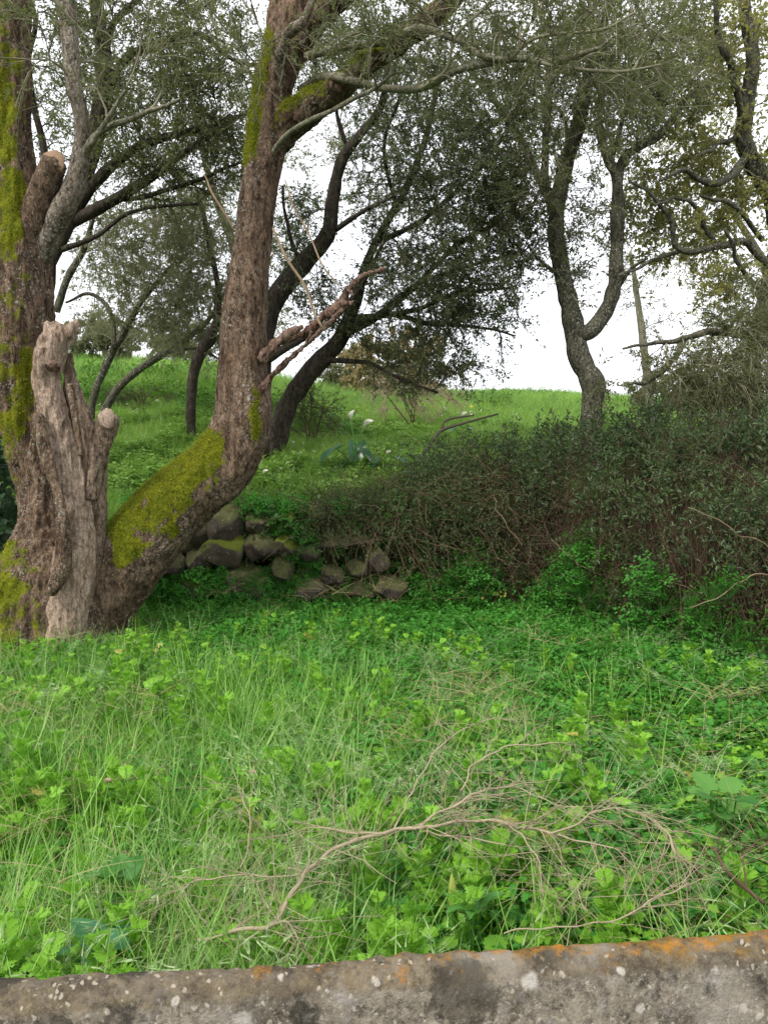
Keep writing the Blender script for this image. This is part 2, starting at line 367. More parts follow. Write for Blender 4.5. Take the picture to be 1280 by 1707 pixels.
def grid(name, xs, ys, mat, cut=None):
    X, Y = np.meshgrid(xs, ys); Z = height(X, Y); V = np.stack([X, Y, Z], -1).reshape(-1, 3); nx = len(xs)
    i = np.arange(len(ys) - 1)[:, None] * nx + np.arange(nx - 1)[None]
    Fc = np.stack([i, i + 1, i + nx + 1, i + nx], -1).reshape(-1, 4)
    return raw_mesh(name, V, Fc.ravel(), np.full(len(Fc), 4), smooth=True)
xs = np.unique(np.concatenate([np.linspace(-600, -20, 20), np.linspace(-20, -5, 20), np.linspace(-5, 5, 100), np.linspace(5, 20, 20), np.linspace(20, 600, 20)]))
ysf = np.unique(np.concatenate([np.linspace(-300, -10, 12), np.linspace(-10, 4, 40), np.linspace(4, 9, 90)]))
ysb = np.unique(np.concatenate([np.linspace(9, 50, 70), np.linspace(50, 900, 30)]))
link('field_ground', grid('field_ground', xs, ysf, M_SOIL), M_SOIL, kind='structure')
link('hill', grid('hill', xs, ysb, M_HILL), M_HILL, kind='structure')

# ------------------------------------------------------------------ parapet in the foreground
def build_parapet():
    zt = 1.06
    A = at_z(0, 1622, zt); B = at_z(1280, 1540, zt); d = B - A; d[2] = 0; d /= np.linalg.norm(d)
    nrm = np.array([d[1], -d[0], 0]);
    if nrm[1] > 0: nrm = -nrm
    prof = [(-.01, .0), (-.005, .6), (-.002, 1.0), (.0, 1.03), (.006, 1.048), (.013, 1.056), (.022, 1.06), (.031, 1.061), (.039, 1.059), (.046, 1.054), (.052, 1.046), (.057, 1.035), (.061, 1.02), (.064, 1.0)]
    for k in range(22): prof.append((.068 + .003 * k, .984 - .016 * k))
    prof += [(.15, .45), (.18, 0)]
    prof = np.array(prof); n = 620; s = np.linspace(-2.6, 4.4, n)
    P = A + d * s[:, None]; m_ = len(prof)
    V = P[:, None] + nrm * prof[None, :, :1]; V[..., 2] = prof[None, :, 1]
    V = V.reshape(-1, 3)
    di = fbm(V, 9, 3, 5) * .0035 + fbm(V, 60, 9, 3) * .0045 + fbm(V, 1.6, 5, 2) * .004
    out = np.tile(np.stack([(prof[:, 0] - .03) / .04, (prof[:, 1] - 1.0) / .06], -1), (n, 1)); out[:, 1] = np.clip(out[:, 1], 0, 1); out[:, 0] = np.clip(out[:, 0], -1, 1)
    dirs = norm(nrm * out[:, :1] + np.array([0, 0, 1]) * out[:, 1:]); V = V + dirs * di[:, None]
    top = np.clip((V[:, 2] - 1.028) / .022, 0, 1)
    t = np.tile(prof[:, 0], n); ss = np.repeat(s, m_)
    och = np.clip((V[:, 2] - 1.028) / .02, 0, 1) * np.clip(1.3 - t / .06, 0, 1) * np.interp(ss, [0, .35, .5, .75, 1.0, 1.5, 4], [.25, .40, .52, .68, .85, .95, .95])
    i = (np.arange(n - 1) * m_)[:, None] + np.arange(m_ - 1)[None]
    Fc = np.stack([i, i + m_, i + m_ + 1, i + 1], -1).reshape(-1, 4)
    me = raw_mesh('parapet', V, Fc.ravel(), np.full(len(Fc), 4), {'top': top, 'ochre': och}, True)
    o = link('low_wall', me, M_PARA, label='low concrete wall with white and orange lichen along the bottom of the photo', cat='wall')
    return A, d, nrm
PA, PD, PN = build_parapet()
def wall_y(x): return PA[1] + (x - PA[0]) * PD[1] / PD[0]

# ------------------------------------------------------------------ trees: skeleton + grown twigs
class Tree:
    def __init__(s, name, base, label, cat='tree', group=None):
        s.e = empty(name, base, label, cat, group); s.pos = []; s.rad = []; s.dir = []; s.tips = []; s.tubes = []
    def nodes(s, P, rad):
        s.pos.append(P); s.rad.append(rad); s.dir.append(norm(np.gradient(P, axis=0)))
    def limb(s, pts, Dd=None, name='branch', mat=None, k=10, wob=.012, link_it=True, n=6, base=None):
        """pts: (px, py, width px[, D]) traced; D list gives the depth of each node"""
        Ds = np.interp(np.linspace(0, 1, len(pts)), np.linspace(0, 1, len(Dd)), Dd) if isinstance(Dd, (list, tuple)) else np.full(len(pts), Dd)
        P = np.array([at(p[0], p[1], dd) for p, dd in zip(pts, Ds)]); w = np.array([p[2] * dd / F / 2 for p, dd in zip(pts, Ds)])
        Q = catmull(np.c_[P, w], n); P = Q[:, :3]; w = np.maximum(Q[:, 3], .002)
        nz = np.array([noise.noise_vector(Vector(p * 5)) for p in P]); ramp_ = np.minimum(np.arange(len(P)) / 3, 1)[:, None]
        P = P + nz * wob * ramp_; w = w * (1 + .18 * np.array([noise.noise(Vector(p * 9)) for p in P]))
        s.nodes(P, w)
        if link_it:
            mb = MB(); mb.tube(P, w, k, rng.random()); return link(name, mb.mesh(name), mat, s.e)
        return P, w
    def grow(s, blobs, droop=.1):
        """blobs: (px,py,D, rx,ry in px, rD in m, count)"""
        tg = []
        for (px, py, D, rx, ry, rD, cnt) in blobs:
            q = norm(rng.normal(size=(cnt, 3))) * (rng.random((cnt, 1)) ** .45)
            c = at(px, py, D); sc = D / F
            tg.append(c + q * np.array([rx * sc, rD, ry * sc]))
        tg = np.concatenate(tg)
        pos = np.concatenate(s.pos); rad = np.concatenate(s.rad); dr = np.concatenate(s.dir)
        d0 = np.array([np.min(((pos - t) ** 2).sum(1)) for t in tg]); tg = tg[np.argsort(d0)]
        grown = []
        for t in tg:
            v = t - pos; L = np.sqrt((v ** 2).sum(1)); cosn = (v * dr).sum(1) / (L + 1e-6)
            cost = L * (1.35 - .55 * cosn) + .15 * (rad < .004); i = int(np.argmin(cost)); L = L[i]
            if L < .06: continue
            a = pos[i]; r0 = min(rad[i] * .62, .006 + .011 * L); r0 = max(r0, .003)
            n = max(4, min(10, int(L / .1) + 3)); u = np.linspace(0, 1, n)[:, None]
            c1 = a + (dr[i] * .5 + v[i] / L * .5) * L * .4; c2 = t - (v[i] / L) * L * .25 + np.array([0, 0, .1 * L])
            P = a * (1 - u) ** 3 + 3 * c1 * u * (1 - u) ** 2 + 3 * c2 * u * u * (1 - u) + t * u ** 3
            P = P + rng.normal(size=P.shape) * .018 * L * np.sin(np.pi * u) ; P[:, 2] -= (droop * L * u[:, 0] ** 2)
            w = r0 * (1 - u[:, 0]) ** .8 + .0022
            pos = np.vstack([pos, P[1:]]); rad = np.r_[rad, w[1:]]; dr = np.vstack([dr, norm(np.gradient(P, axis=0))[1:]])
            grown.append((P, w))
        s.grown = grown
        return grown
    def foliate(s, tmat, lmat, per=3.0, tl=(.12, .32), lv=9, L=.042, Wd=.015, shape=0, twig_r=.0016, tname='twigs', lname='foliage', start=.3, spread=.9, ldens=1.0):
        mb = MB()
        for P, w in s.grown: mb.tube(P, w, 4, rng.random(), cap=False)
        O = []; Dd = []
        for P, w in s.grown:
            T = norm(np.gradient(P, axis=0)); k = rng.poisson(per * 1.22) + 1
            u = start + (1 - start) * rng.random(k); u[0] = 1.0; idx = u * (len(P) - 1); i = np.minimum(idx.astype(int), len(P) - 2); f = (idx - i)[:, None]
            O.append(P[i] * (1 - f) + P[i + 1] * f); Dd.append(T[i])
        O = np.concatenate(O); Dd = np.concatenate(Dd); N = len(O)
        d = norm(Dd + rng.normal(size=(N, 3)) * spread * .6 + np.array([0, 0, .05])); tlen = rng.uniform(*tl, N)[:, None]
        bend = rng.normal(size=(N, 3)) * .25 + np.array([0, 0, -.18])
        u = np.linspace(0, 1, 4)[None, :, None]
        TP = O[:, None] + d[:, None] * tlen[:, None] * u + bend[:, None] * tlen[:, None] * u ** 2
        batch_tubes(mb, TP, np.broadcast_to(np.linspace(twig_r * 1.3, twig_r * .6, 4), (N, 4)), 3)
        link(tname, mb.mesh(tname), tmat, s.e, 'stuff')
        nl = rng.poisson(lv * 1.15 * ldens, N); ti = np.repeat(np.arange(N), nl); M = len(ti)
        uu = rng.random(M)[:, None] ** .7
        LP = O[ti] + d[ti] * tlen[ti] * uu + bend[ti] * tlen[ti] * uu ** 2 + rng.normal(size=(M, 3)) * .006
        ld = d[ti] * .6 + rng.normal(size=(M, 3)) * .75 + np.array([0, 0, -.1])
        sz = rng.uniform(.6, 1.25, M)
        lb = MB(); batch_leaves(lb, LP, ld, L * sz, Wd * sz * rng.uniform(.8, 1.2, M), shape=shape)
        link(lname, lb.mesh(lname, False), lmat, s.e, 'stuff')
        return M

def solid(name, tubes, voxel, parent, mat, amp=.02, flute=.012, mossf=None, seed=0, twist=1.0):
    """union of thick tubes remeshed to one skin, roughened, with a moss attribute"""
    mb = MB()
    for P, w in tubes: mb.tube(P, w, 18)
    me = mb.mesh('tmp'); o = bpy.data.objects.new('tmp', me); SC.collection.objects.link(o)
    md = o.modifiers.new('r', 'REMESH'); md.mode = 'VOXEL'; md.voxel_size = voxel
    sm = o.modifiers.new('s', 'SMOOTH'); sm.factor = .5; sm.iterations = 3
    dg = bpy.context.evaluated_depsgraph_get(); ev = o.evaluated_get(dg); em = bpy.data.meshes.new_from_object(ev)
    nv = len(em.vertices); V = np.empty(nv * 3, np.float32); em.vertices.foreach_get('co', V); V = V.reshape(-1, 3).astype(float)
    Nn = np.empty(nv * 3, np.float32); em.vertices.foreach_get('normal', Nn); Nn = Nn.reshape(-1, 3).astype(float)
    di = fbm(V, (7, 7, 2.2), seed, 3) * amp + (.5 - np.abs(fbm(V, (15, 15, 2.2), seed + 4, 3)) * 2) * flute * 1.3 + fbm(V, (55, 55, 30), seed + 8, 2) * .0035
    V2 = V + Nn * di[:, None]
    em.vertices.foreach_set('co', V2.astype(np.float32).ravel())
    moss = np.clip(mossf(V2, Nn) * (1 + .8 * fbm(V2, 7, 21, 3)) + .25 * fbm(V2, 14, 31, 3) * (mossf(V2, Nn) > .02), 0, 1) if mossf else np.zeros(nv)
    a = em.attributes.new('moss', 'FLOAT', 'POINT'); a.data.foreach_set('value', moss.astype(np.float32))
    for p in em.polygons: p.use_smooth = True
    em.name = name; em.materials.clear(); em.update()
    bpy.data.objects.remove(o); bpy.data.meshes.remove(me)
    ob = link(name, em, mat, parent)
    return ob, V2, Nn, moss

def traced(pts, Dd, n=6, wob=.006):
    Ds = np.interp(np.linspace(0, 1, len(pts)), np.linspace(0, 1, len(Dd)), Dd) if isinstance(Dd, (list, tuple)) else np.full(len(pts), Dd)
    P = np.array([at(p[0], p[1], dd) for p, dd in zip(pts, Ds)]); w = np.array([p[2] * dd / F / 2 for p, dd in zip(pts, Ds)])
    Q = catmull(np.c_[P, w], n); return Q[:, :3], np.maximum(Q[:, 3], .003)

# ---- the old twin-trunked tree on the left
TA = Tree('old_tree', at(105, 1085, 5.4), 'old tree with two thick trunks, one leaning and covered in yellow green moss')
trunkL = [traced([(40, 1130, 170), (60, 1060, 190), (75, 960, 150), (74, 860, 84), (60, 760, 80), (36, 660, 96), (26, 540, 112), (28, 420, 96), (26, 330, 76), (20, 230, 62), (14, 120, 66), (8, 0, 72), (0, -120, 66)], [5.35, 5.5, 5.5, 5.5]),
          traced([(110, 1120, 150), (115, 1050, 130), (120, 960, 110), (112, 880, 60)], [5.35, 5.45]),
          traced([(10, 1120, 90), (12, 1030, 80), (38, 950, 56), (66, 870, 40)], [5.3, 5.5]),
          traced([(45, 1110, 60), (28, 1090, 55), (8, 1105, 40)], [5.2, 5.1])]
def mossL(V, Nn):
    px, py = project(V)
    a = np.clip((120 - px) / 60, 0, 1) * np.clip((py - 880) / 60, 0, 1) * np.clip((1120 - py) / 60, 0, 1) * (.4 + .9 * np.clip(-Nn[:, 0] + .2, 0, 1))
    b = .75 * np.clip((-Nn[:, 0] - .1) * 1.6, 0, 1) * np.clip((760 - py) / 60, 0, 1)
    c = .42 * np.clip((75 - px) / 50, 0, 1) * np.clip((900 - py) / 100, 0, 1) + .7 * np.exp(-((px - 50) / 25) ** 2 - ((py - 640) / 70) ** 2) + .7 * np.exp(-((px - 20) / 18) ** 2 - ((py - 340) / 60) ** 2) + .6 * np.exp(-((px - 8) / 18) ** 2 - ((py - 170) / 90) ** 2)
    return np.clip(np.maximum(np.maximum(a, b), c), 0, 1)
oL, VL, NL, mL = solid('trunk', trunkL, .0105, TA.e, M_BARK, .03, .016, mossL, 1)
lean = [traced([(120, 1130, 60), (150, 1065, 80), (186, 985, 112), (240, 900, 122), (310, 826, 112), (372, 772, 108), (404, 700, 94), (404, 600, 80), (411, 500, 70), (422, 400, 60), (435, 300, 58), (446, 220, 62), (456, 150, 62), (478, 70, 66), (498, 0, 58), (530, -80, 55)], [5.45, 5.6, 5.6, 5.6]),
        traced([(440, 250, 50), (480, 205, 58), (545, 160, 44), (620, 100, 36), (700, 45, 34), (770, -20, 30), (830, -90, 24)], [5.65, 5.2]),
        traced([(478, 90, 50), (470, 30, 46), (480, -60, 40)], 5.65),
        traced([(485, 90, 44), (530, 30, 42), (590, -30, 36)], [5.6, 5.4])]
def mossR(V, Nn):
    px, py = project(V)
    a = np.clip((Nn[:, 2] + .38 + .12 * np.sin(px * .07)) * 2.2, 0, 1) * np.clip((px - 165) / 30, 0, 1) * np.clip((385 - px) / 25, 0, 1) * np.clip((py - 700) / 30, 0, 1) * np.clip((985 - py) / 60, 0, 1)
    b = np.clip((-Nn[:, 0] + .15) * 1.6, 0, 1) * np.clip((300 - py) / 50, 0, 1) * np.clip((py - 20) / 60, 0, 1) * .9
    c = .75 * np.exp(-((px - 425) / 14) ** 2 - ((py - 690) / 50) ** 2) + .55 * np.clip(Nn[:, 2] * 2, 0, 1) * np.clip((px - 460) / 20, 0, 1)
    return np.clip(np.maximum(np.maximum(a, b), c), 0, 1)
oR, VR, NR, mR = solid('leaning_trunk', lean, .0105, TA.e, M_BARK, .016, .008, mossR, 2)
oR['label'] = 'leaning trunk with a thick coat of yellow green moss on its upper side'
dead = [traced([(92, 1115, 100), (105, 1040, 92), (122, 950, 70), (128, 860, 52), (112, 760, 46), (90, 690, 42), (76, 635, 42), (82, 598, 52), (94, 562, 44), (86, 538, 22)], [5.25, 5.18]),
        traced([(100, 575, 34), (118, 552, 24), (128, 536, 10)], 5.2)]
olds = [traced([(146, 1040, 60), (152, 940, 46), (156, 850, 42), (152, 770, 46), (142, 720, 40), (122, 655, 26), (112, 590, 16)], [5.36, 5.3]), traced([(152, 830, 26), (166, 765, 24), (178, 712, 34), (181, 692, 30)], [5.26, 5.2])]
solid('old_stem', olds, .0095, TA.e, M_DEADB, .014, .014, None, 13)
solid('dead_stem', dead, .0085, TA.e, M_DEAD, .013, .016, None, 3)[0]['label'] = 'pale barkless dead stem with a broken top'
# ridge of bark curling round the dead stem
solid('bark_ridge', [traced([(62, 690, 16), (78, 760, 18), (100, 830, 18), (108, 900, 24), (104, 950, 28), (85, 990, 18)], [5.06, 5.03]), traced([(118, 640, 12), (128, 700, 12), (136, 760, 8)], 5.1)], .008, TA.e, M_BARK, .01, .006, None, 4)
def disc(name, c, nrm, r, ry, mat, parent, label=None):
    nrm = norm(np.array(nrm, float)); u = norm(np.cross(nrm, [0, 0, 1.])); v = np.cross(u, nrm); mb = MB(); k = 20; a = np.arange(k) * 2 * math.pi / k
    wob = 1 + .08 * np.sin(a * 3 + 1) + .05 * np.sin(a * 5)
    ring = c + (np.cos(a) * r * wob)[:, None] * u + (np.sin(a) * ry * wob)[:, None] * v
    V = np.vstack([ring - nrm * .03, ring, c + (ring - c) * .9 + nrm * .004, [c + nrm * .005]])
    q = np.arange(k); q2 = (q + 1) % k
    mb.add(V, np.concatenate([np.stack([q, q2, k + q2, k + q], -1), np.stack([k + q, k + q2, 2 * k + q2, 2 * k + q], -1), np.stack([2 * k + q, 2 * k + q2, np.full(k, 3 * k), np.full(k, 3 * k)], -1)]))
    V_, F_ = mb.V[0], np.concatenate([np.stack([q, q2, k + q2, k + q], -1), np.stack([k + q, k + q2, 2 * k + q2, 2 * k + q], -1)])
    mb2 = MB(); mb2.add(V, F_); mb2.F.append(np.stack([2 * k + q, 2 * k + q2, np.full(k, 3 * k)], -1).ravel()); mb2.C.append(np.full(k, 3))
    return link(name, mb2.mesh(name), mat, parent, label=label)
# sawn limb stub high on the left trunk
P, w = traced([(48, 400, 46), (64, 345, 46), (80, 300, 42), (92, 268, 38)], [5.45, 5.3]); solid('sawn_stub', [(P, w)], .009, TA.e, M_BARK, .008, .006, None, 5)
disc('cut_face', P[-1] + norm(P[-1] - P[-2]) * .012, norm(np.array([.45, -.75, .45])), .062, .082, M_SAWN, TA.e)
disc('cut_face', at(90, 612, 5.035), [.35, -.8, -.45], .048, .036, M_RED, TA.e)
P, w = traced([(168, 760, 26), (176, 722, 30), (181, 700, 30)], 5.15); disc('cut_face', P[-1] + np.array([.01, -.045, .01]), [.5, -.85, .2], .05, .07, M_DEAD, TA.e)
TA.nodes(*trunkL[0]); TA.nodes(*[x[:] for x in lean[1]]); TA.nodes(lean[0][0][-24:], lean[0][1][-24:]); TA.nodes(*lean[3])
TA.limb([(64, 450, 26), (80, 405, 34), (102, 355, 36), (128, 300, 32), (136, 210, 24), (122, 110, 26), (112, 0, 26), (100, -90, 22)], [5.52, 5.36, 5.3, 5.3], 'branch', M_BARKL, 12)
TA.limb([(132, 280, 14), (150, 240, 12), (175, 215, 10), (230, 195, 8), (300, 165, 5)], [5.36, 5.2, 5.0], 'branch', M_PALE, 8)
TA.limb([(150, 245, 9), (185, 190, 7), (210, 150, 4)], [5.2, 5.0], 'branch', M_PALE, 7)
for pts, dd, mt in (
    ([(455, 165, 22), (470, 140, 18), (464, 100, 16), (478, 60, 17), (492, 46, 20), (510, 30, 14), (530, -30, 10)], [5.62, 5.35, 5.2], M_BARKL),
    ([(500, 150, 14), (545, 125, 15), (600, 138, 12), (690, 148, 12), (770, 115, 11), (850, 100, 10), (930, 102, 10), (1000, 80, 7)], [5.62, 5.2, 4.9, 4.7], M_PALE),
    ([(510, 95, 14), (570, 78, 12), (640, 70, 12), (695, 52, 13), (745, 60, 10), (800, 90, 9), (850, 103, 7)], [5.5, 4.8], M_PALE),
    ([(450, 285, 8), (462, 245, 9), (500, 210, 8), (560, 180, 8), (620, 150, 7), (655, 120, 5)], [5.64, 5.35, 5.2, 5.0], M_PALE),
    ([(700, 148, 8), (740, 120, 6), (760, 60, 5), (800, 20, 4), (830, -20, 4)], [5.0, 4.7], M_TWIGP),
    ([(850, 100, 6), (900, 60, 5), (1000, 50, 5), (1060, 20, 4)], [4.8, 4.5], M_TWIGP),
    ([(880, 100, 6), (960, 115, 5), (1030, 120, 5), (1100, 105, 3)], [4.8, 4.4], M_TWIGP),
    ([(600, 138, 6), (560, 100, 5), (550, 60, 4)], [5.3, 5.2], M_TWIGP)):
    TA.limb(pts, dd, 'branch', mt, 8)
# dead broken branch to the right of the leaning trunk
dd_ = [traced([(432, 655, 12), (455, 625, 10), (490, 592, 8), (530, 556, 8), (572, 516, 8)], [5.5, 5.2]),
       traced([(436, 600, 18), (458, 572, 15), (490, 562, 11), (520, 548, 16), (540, 526, 12), (566, 512, 20), (580, 484, 10), (604, 460, 8), (640, 449, 4)], [5.5, 5.1]), traced([(452, 588, 9), (475, 560, 12), (505, 545, 6)], 5.3), traced([(570, 505, 12), (584, 506, 8), (592, 500, 3)], 5.15), traced([(575, 480, 8), (590, 492, 4)], 5.13), traced([(520, 552, 8), (508, 576, 3)], 5.25)]
solid('broken_branch', dd_, .0055, TA.e, M_RED, .010, .008, None, 6)[0]['label'] = 'ragged reddish dead branch sticking out to the right'
for pts in ([(455, 380, 5), (485, 440, 7), (515, 500, 7), (538, 548, 6)], [(340, 290, 3), (362, 330, 5), (388, 385, 5)], [(475, 300, 3), (500, 360, 4), (530, 430, 4), (560, 480, 3)]):
    TA.limb([(a, b, c * .7) for a, b, c in pts], 5.1, 'dead_twig', M_DRY, 6, wob=.03)
# shallow hollow at the foot
TA.grow([(60, 40, 5.0, 120, 120, .9, 26), (200, 60, 5.2, 150, 110, .8, 30), (400, 60, 5.2, 150, 100, .8, 34), (620, 40, 5.1, 150, 100, .8, 60), (820, 60, 4.9, 170, 90, .8, 90), (980, 60, 4.7, 160, 100, .7, 90), (1080, 120, 4.8, 90, 90, .7, 30), (700, -120, 5, 500, 120, 1.2, 60)])
TA.foliate(M_TWIGP, M_LEAF, per=3.0, lv=8, L=.034, Wd=.013)

def moss_tufts(name, V, Nn, moss, dens, parent, hgt=.019):
    idx = np.where(moss > .55)[0]
    if len(idx) == 0: return
    idx = rng.choice(idx, min(dens, len(idx) * 3)); N = len(idx)
    P = V[idx] + rng.normal(size=(N, 3)) * .005; n = norm(Nn[idx] + rng.normal(size=(N, 3)) * .7); s = norm(np.cross(n, rng.normal(size=(N, 3))))
    h = rng.uniform(.5, 1.3, N)[:, None] * hgt
    VV = np.stack([P - s * .0028, P + s * .0028, P + n * h], 1).reshape(-1, 3)
    mb = MB(); mb.add(VV, np.arange(N * 3).reshape(-1, 3), np.repeat(rng.random(N), 3)); link(name, mb.mesh(name, False), M_MOSS, parent, 'stuff')
moss_tufts('moss', VR, NR, mR, 42000, oR); moss_tufts('moss', VL, NL, mL, 22000, oL)

# ---- dark tree close behind the leaning trunk (its stem crosses the gap)
def base_at(px, D): x = (px - 640) / F * D; return np.array([x, D, float(height(x, D))])
TE = Tree('dark_tree', base_at(75, 7.6), 'dark branching evergreen tree behind the left thick trunk')
TE.limb([(60, 760, 60), (66, 620, 46), (72, 470, 34), (92, 370, 30), (148, 265, 30), (168, 190, 30), (174, 110, 26), (160, 0, 22), (160, -80, 18)], [7.6, 7.4], 'trunk', M_DARK, 12)
for pts in ([(78, 450, 22), (140, 330, 20), (205, 262, 16), (250, 235, 14), (330, 215, 10), (410, 190, 6)], [(100, 380, 22), (180, 340, 18), (260, 290, 14), (330, 240, 10), (420, 180, 6)],
            [(150, 250, 14), (200, 110, 14), (270, 72, 12), (330, 56, 10), (390, 100, 7), (440, 110, 4)], [(76, 420, 16), (84, 330, 14), (72, 240, 12), (56, 170, 10), (46, 100, 9), (60, 40, 8), (40, -30, 6)],
            [(190, 330, 9), (230, 330, 8), (330, 300, 6), (400, 270, 4)], [(90, 420, 10), (150, 400, 8), (230, 350, 6), (330, 340, 4)], [(170, 110, 12), (190, 40, 10), (250, -20, 8)]):
    TE.limb(pts, [7.5, 7.2], 'branch', M_DARK, 8)
TE.grow([(110, 120, 7.4, 110, 150, .9, 70), (250, 120, 7.2, 130, 130, .9, 130), (350, 110, 7.2, 110, 120, .9, 110), (270, 270, 7.2, 140, 70, .8, 110), (370, 220, 7.2, 70, 100, .7, 60), (180, 40, 7.4, 160, 90, 1, 80), (80, 340, 7.5, 50, 60, .5, 14)])
TE.foliate(M_TWIG, M_LEAF, per=3.6, lv=9, L=.040, Wd=.015)

TC = Tree('slender_dark_tree', base_at(440, 8.2), 'slender dark tree emerging behind the leaning mossy trunk')
TC.limb([(432, 760, 36), (436, 640, 32), (450, 520, 32), (500, 445, 32), (545, 392, 26), (556, 320, 20), (576, 255, 17), (628, 190, 13), (646, 120, 9), (640, 40, 6)], [8.2, 8.0], 'trunk', M_DARK, 10)
for pts in ([(445, 600, 16), (500, 565, 14), (545, 540, 12), (600, 480, 8), (640, 400, 6)], [(556, 385, 10), (610, 350, 7), (650, 330, 4)], [(500, 440, 8), (480, 380, 6), (470, 310, 4)], [(580, 250, 8), (560, 180, 6), (570, 100, 4)]):
    TC.limb(pts, [8.1, 7.9], 'branch', M_DARK, 8)
TC.grow([(500, 400, 8.2, 50, 110, .6, 50), (570, 80, 8, 100, 90, .8, 70), (540, 500, 8.3, 60, 60, .6, 40), (640, 130, 8, 90, 90, .8, 60), (650, 330, 8, 50, 60, .5, 26)])
TC.foliate(M_TWIG, M_LEAFB, per=3.3, lv=9, L=.040, Wd=.015)

TB = Tree('leaning_dark_tree', base_at(452, 8.6), 'dark tree leaning right, its broad crown drooping over the middle of the photo')
TB.limb([(450, 765, 38), (462, 730, 36), (482, 670, 33), (522, 615, 30), (570, 560, 26), (596, 490, 19), (625, 405, 13), (680, 310, 12), (712, 220, 9), (730, 130, 7)], [8.6, 8.4], 'trunk', M_DARK, 12)
for pts in ([(572, 556, 18), (640, 520, 13), (700, 470, 10), (760, 410, 8), (830, 370, 5)], [(530, 600, 12), (575, 602, 9), (615, 605, 7), (660, 628, 6), (730, 655, 4)], [(590, 530, 12), (680, 520, 9), (760, 490, 6), (850, 480, 4)],
            [(640, 520, 10), (720, 540, 8), (800, 545, 5), (860, 560, 3)], [(625, 405, 10), (700, 370, 8), (780, 300, 6), (840, 230, 4)], [(660, 340, 8), (640, 250, 6), (670, 150, 5)], [(700, 470, 7), (790, 440, 5), (870, 420, 4)]):
    TB.limb(pts, [8.5, 8.2], 'branch', M_DARK, 8)
TB.grow([(720, 300, 8.2, 150, 130, 1.0, 240), (790, 400, 8.1, 110, 120, 1.0, 170), (690, 480, 8.2, 100, 90, .9, 140), (800, 500, 8.1, 90, 70, .8, 90), (690, 590, 8.3, 100, 60, .7, 80), (780, 180, 8.1, 120, 120, .9, 150), (600, 545, 8.4, 60, 40, .5, 22), (860, 300, 8, 60, 150, .7, 70), (790, 610, 8.2, 60, 35, .5, 18)], droop=.2)
TB.foliate(M_TWIG, M_LEAFB, per=3.9, lv=10, L=.040, Wd=.0155)

# ---- small olive-leaved trees at the back left
TD = Tree('small_olive_tree', base_at(155, 9.6), 'small olive tree with thin forked stems on the bank, left of the leaning trunk')
TD.limb([(150, 700, 14), (160, 650, 13), (186, 590, 14), (206, 555, 12), (238, 500, 9), (290, 440, 6)], [9.6, 9.5], 'stem', M_GREY, 8)
TD.limb([(168, 700, 14), (195, 650, 13), (240, 610, 12), (292, 578, 11), (345, 535, 8), (380, 480, 5)], [9.6, 9.4], 'stem', M_GREY, 8)
TD.limb([(192, 580, 9), (185, 520, 8), (150, 490, 6), (110, 505, 4)], [9.5, 9.6], 'branch', M_GREY, 7)
TD.limb([(285, 582, 6), (330, 582, 5), (370, 600, 3)], [9.5, 9.4], 'branch', M_GREY, 7)
TD.limb([(95, 520, 12), (110, 470, 12), (140, 415, 10), (160, 350, 6)], [9.5, 9.4], 'branch', M_GREY, 7)
TD.grow([(240, 450, 9.5, 100, 90, .9, 110), (320, 470, 9.3, 70, 110, .8, 80), (200, 540, 9.6, 60, 40, .5, 22), (330, 570, 9.4, 60, 50, .5, 30), (270, 350, 9.4, 130, 70, .9, 90), (180, 400, 9.5, 60, 50, .6, 30), (300, 520, 9.4, 90, 60, .6, 50)])
TD.foliate(M_TWIGP, M_OLIVE, per=4.2, lv=9, L=.042, Wd=.014)
TD2 = Tree('curved_tree', base_at(322, 9.0), 'thin curved tree standing just left of the leaning trunk')
TD2.limb([(324, 750, 17), (318, 690, 16), (322, 630, 17), (336, 585, 18), (362, 535, 14), (362, 470, 10), (345, 390, 8), (332, 320, 6)], [9, 8.8], 'trunk', M_DARK, 9)
TD2.limb([(340, 580, 8), (350, 575, 7), (385, 540, 6)], 8.9, 'branch', M_DARK, 7)
TD2.grow([(350, 400, 8.8, 70, 110, .7, 70), (300, 380, 8.9, 60, 60, .6, 40), (380, 520, 8.9, 40, 60, .5, 20)])
TD2.foliate(M_TWIGP, M_OLIVE, per=3.6, lv=9, L=.04, Wd=.014)

# ---- forked tree rising out of the hedge
TF = Tree('forked_tree', base_at(986, 8.2), 'forked grey tree rising out of the hedge on the right')
TF.limb([(986, 860, 42), (988, 780, 38), (984, 700, 38), (988, 645, 38), (964, 592, 34), (956, 545, 34), (940, 470, 28), (926, 385, 26), (936, 300, 26), (958, 225, 24), (976, 150, 20), (990, 80, 16), (1015, 10, 12), (1020, -60, 9)], [8.2, 8.0], 'trunk', M_GREY, 14)
for pts in ([(966, 560, 24), (990, 545, 26), (1016, 505, 24), (1026, 440, 23), (1028, 360, 22), (1028, 300, 18), (1006, 250, 14), (998, 190, 10), (1020, 100, 6)], [(1028, 320, 14), (1036, 270, 14), (1062, 246, 14), (1100, 222, 13), (1130, 185, 9), (1165, 140, 5)],
            [(924, 360, 14), (908, 300, 13), (910, 220, 12), (916, 130, 10), (905, 30, 7)], [(1020, 260, 8), (1040, 190, 7), (1060, 120, 5)], [(950, 240, 8), (930, 180, 6), (870, 150, 4)], [(1018, 500, 8), (1050, 450, 6), (1080, 430, 4)], [(940, 460, 8), (905, 440, 6), (880, 410, 4)]):
    TF.limb(pts, [8.1, 7.8], 'branch', M_GREY, 9)
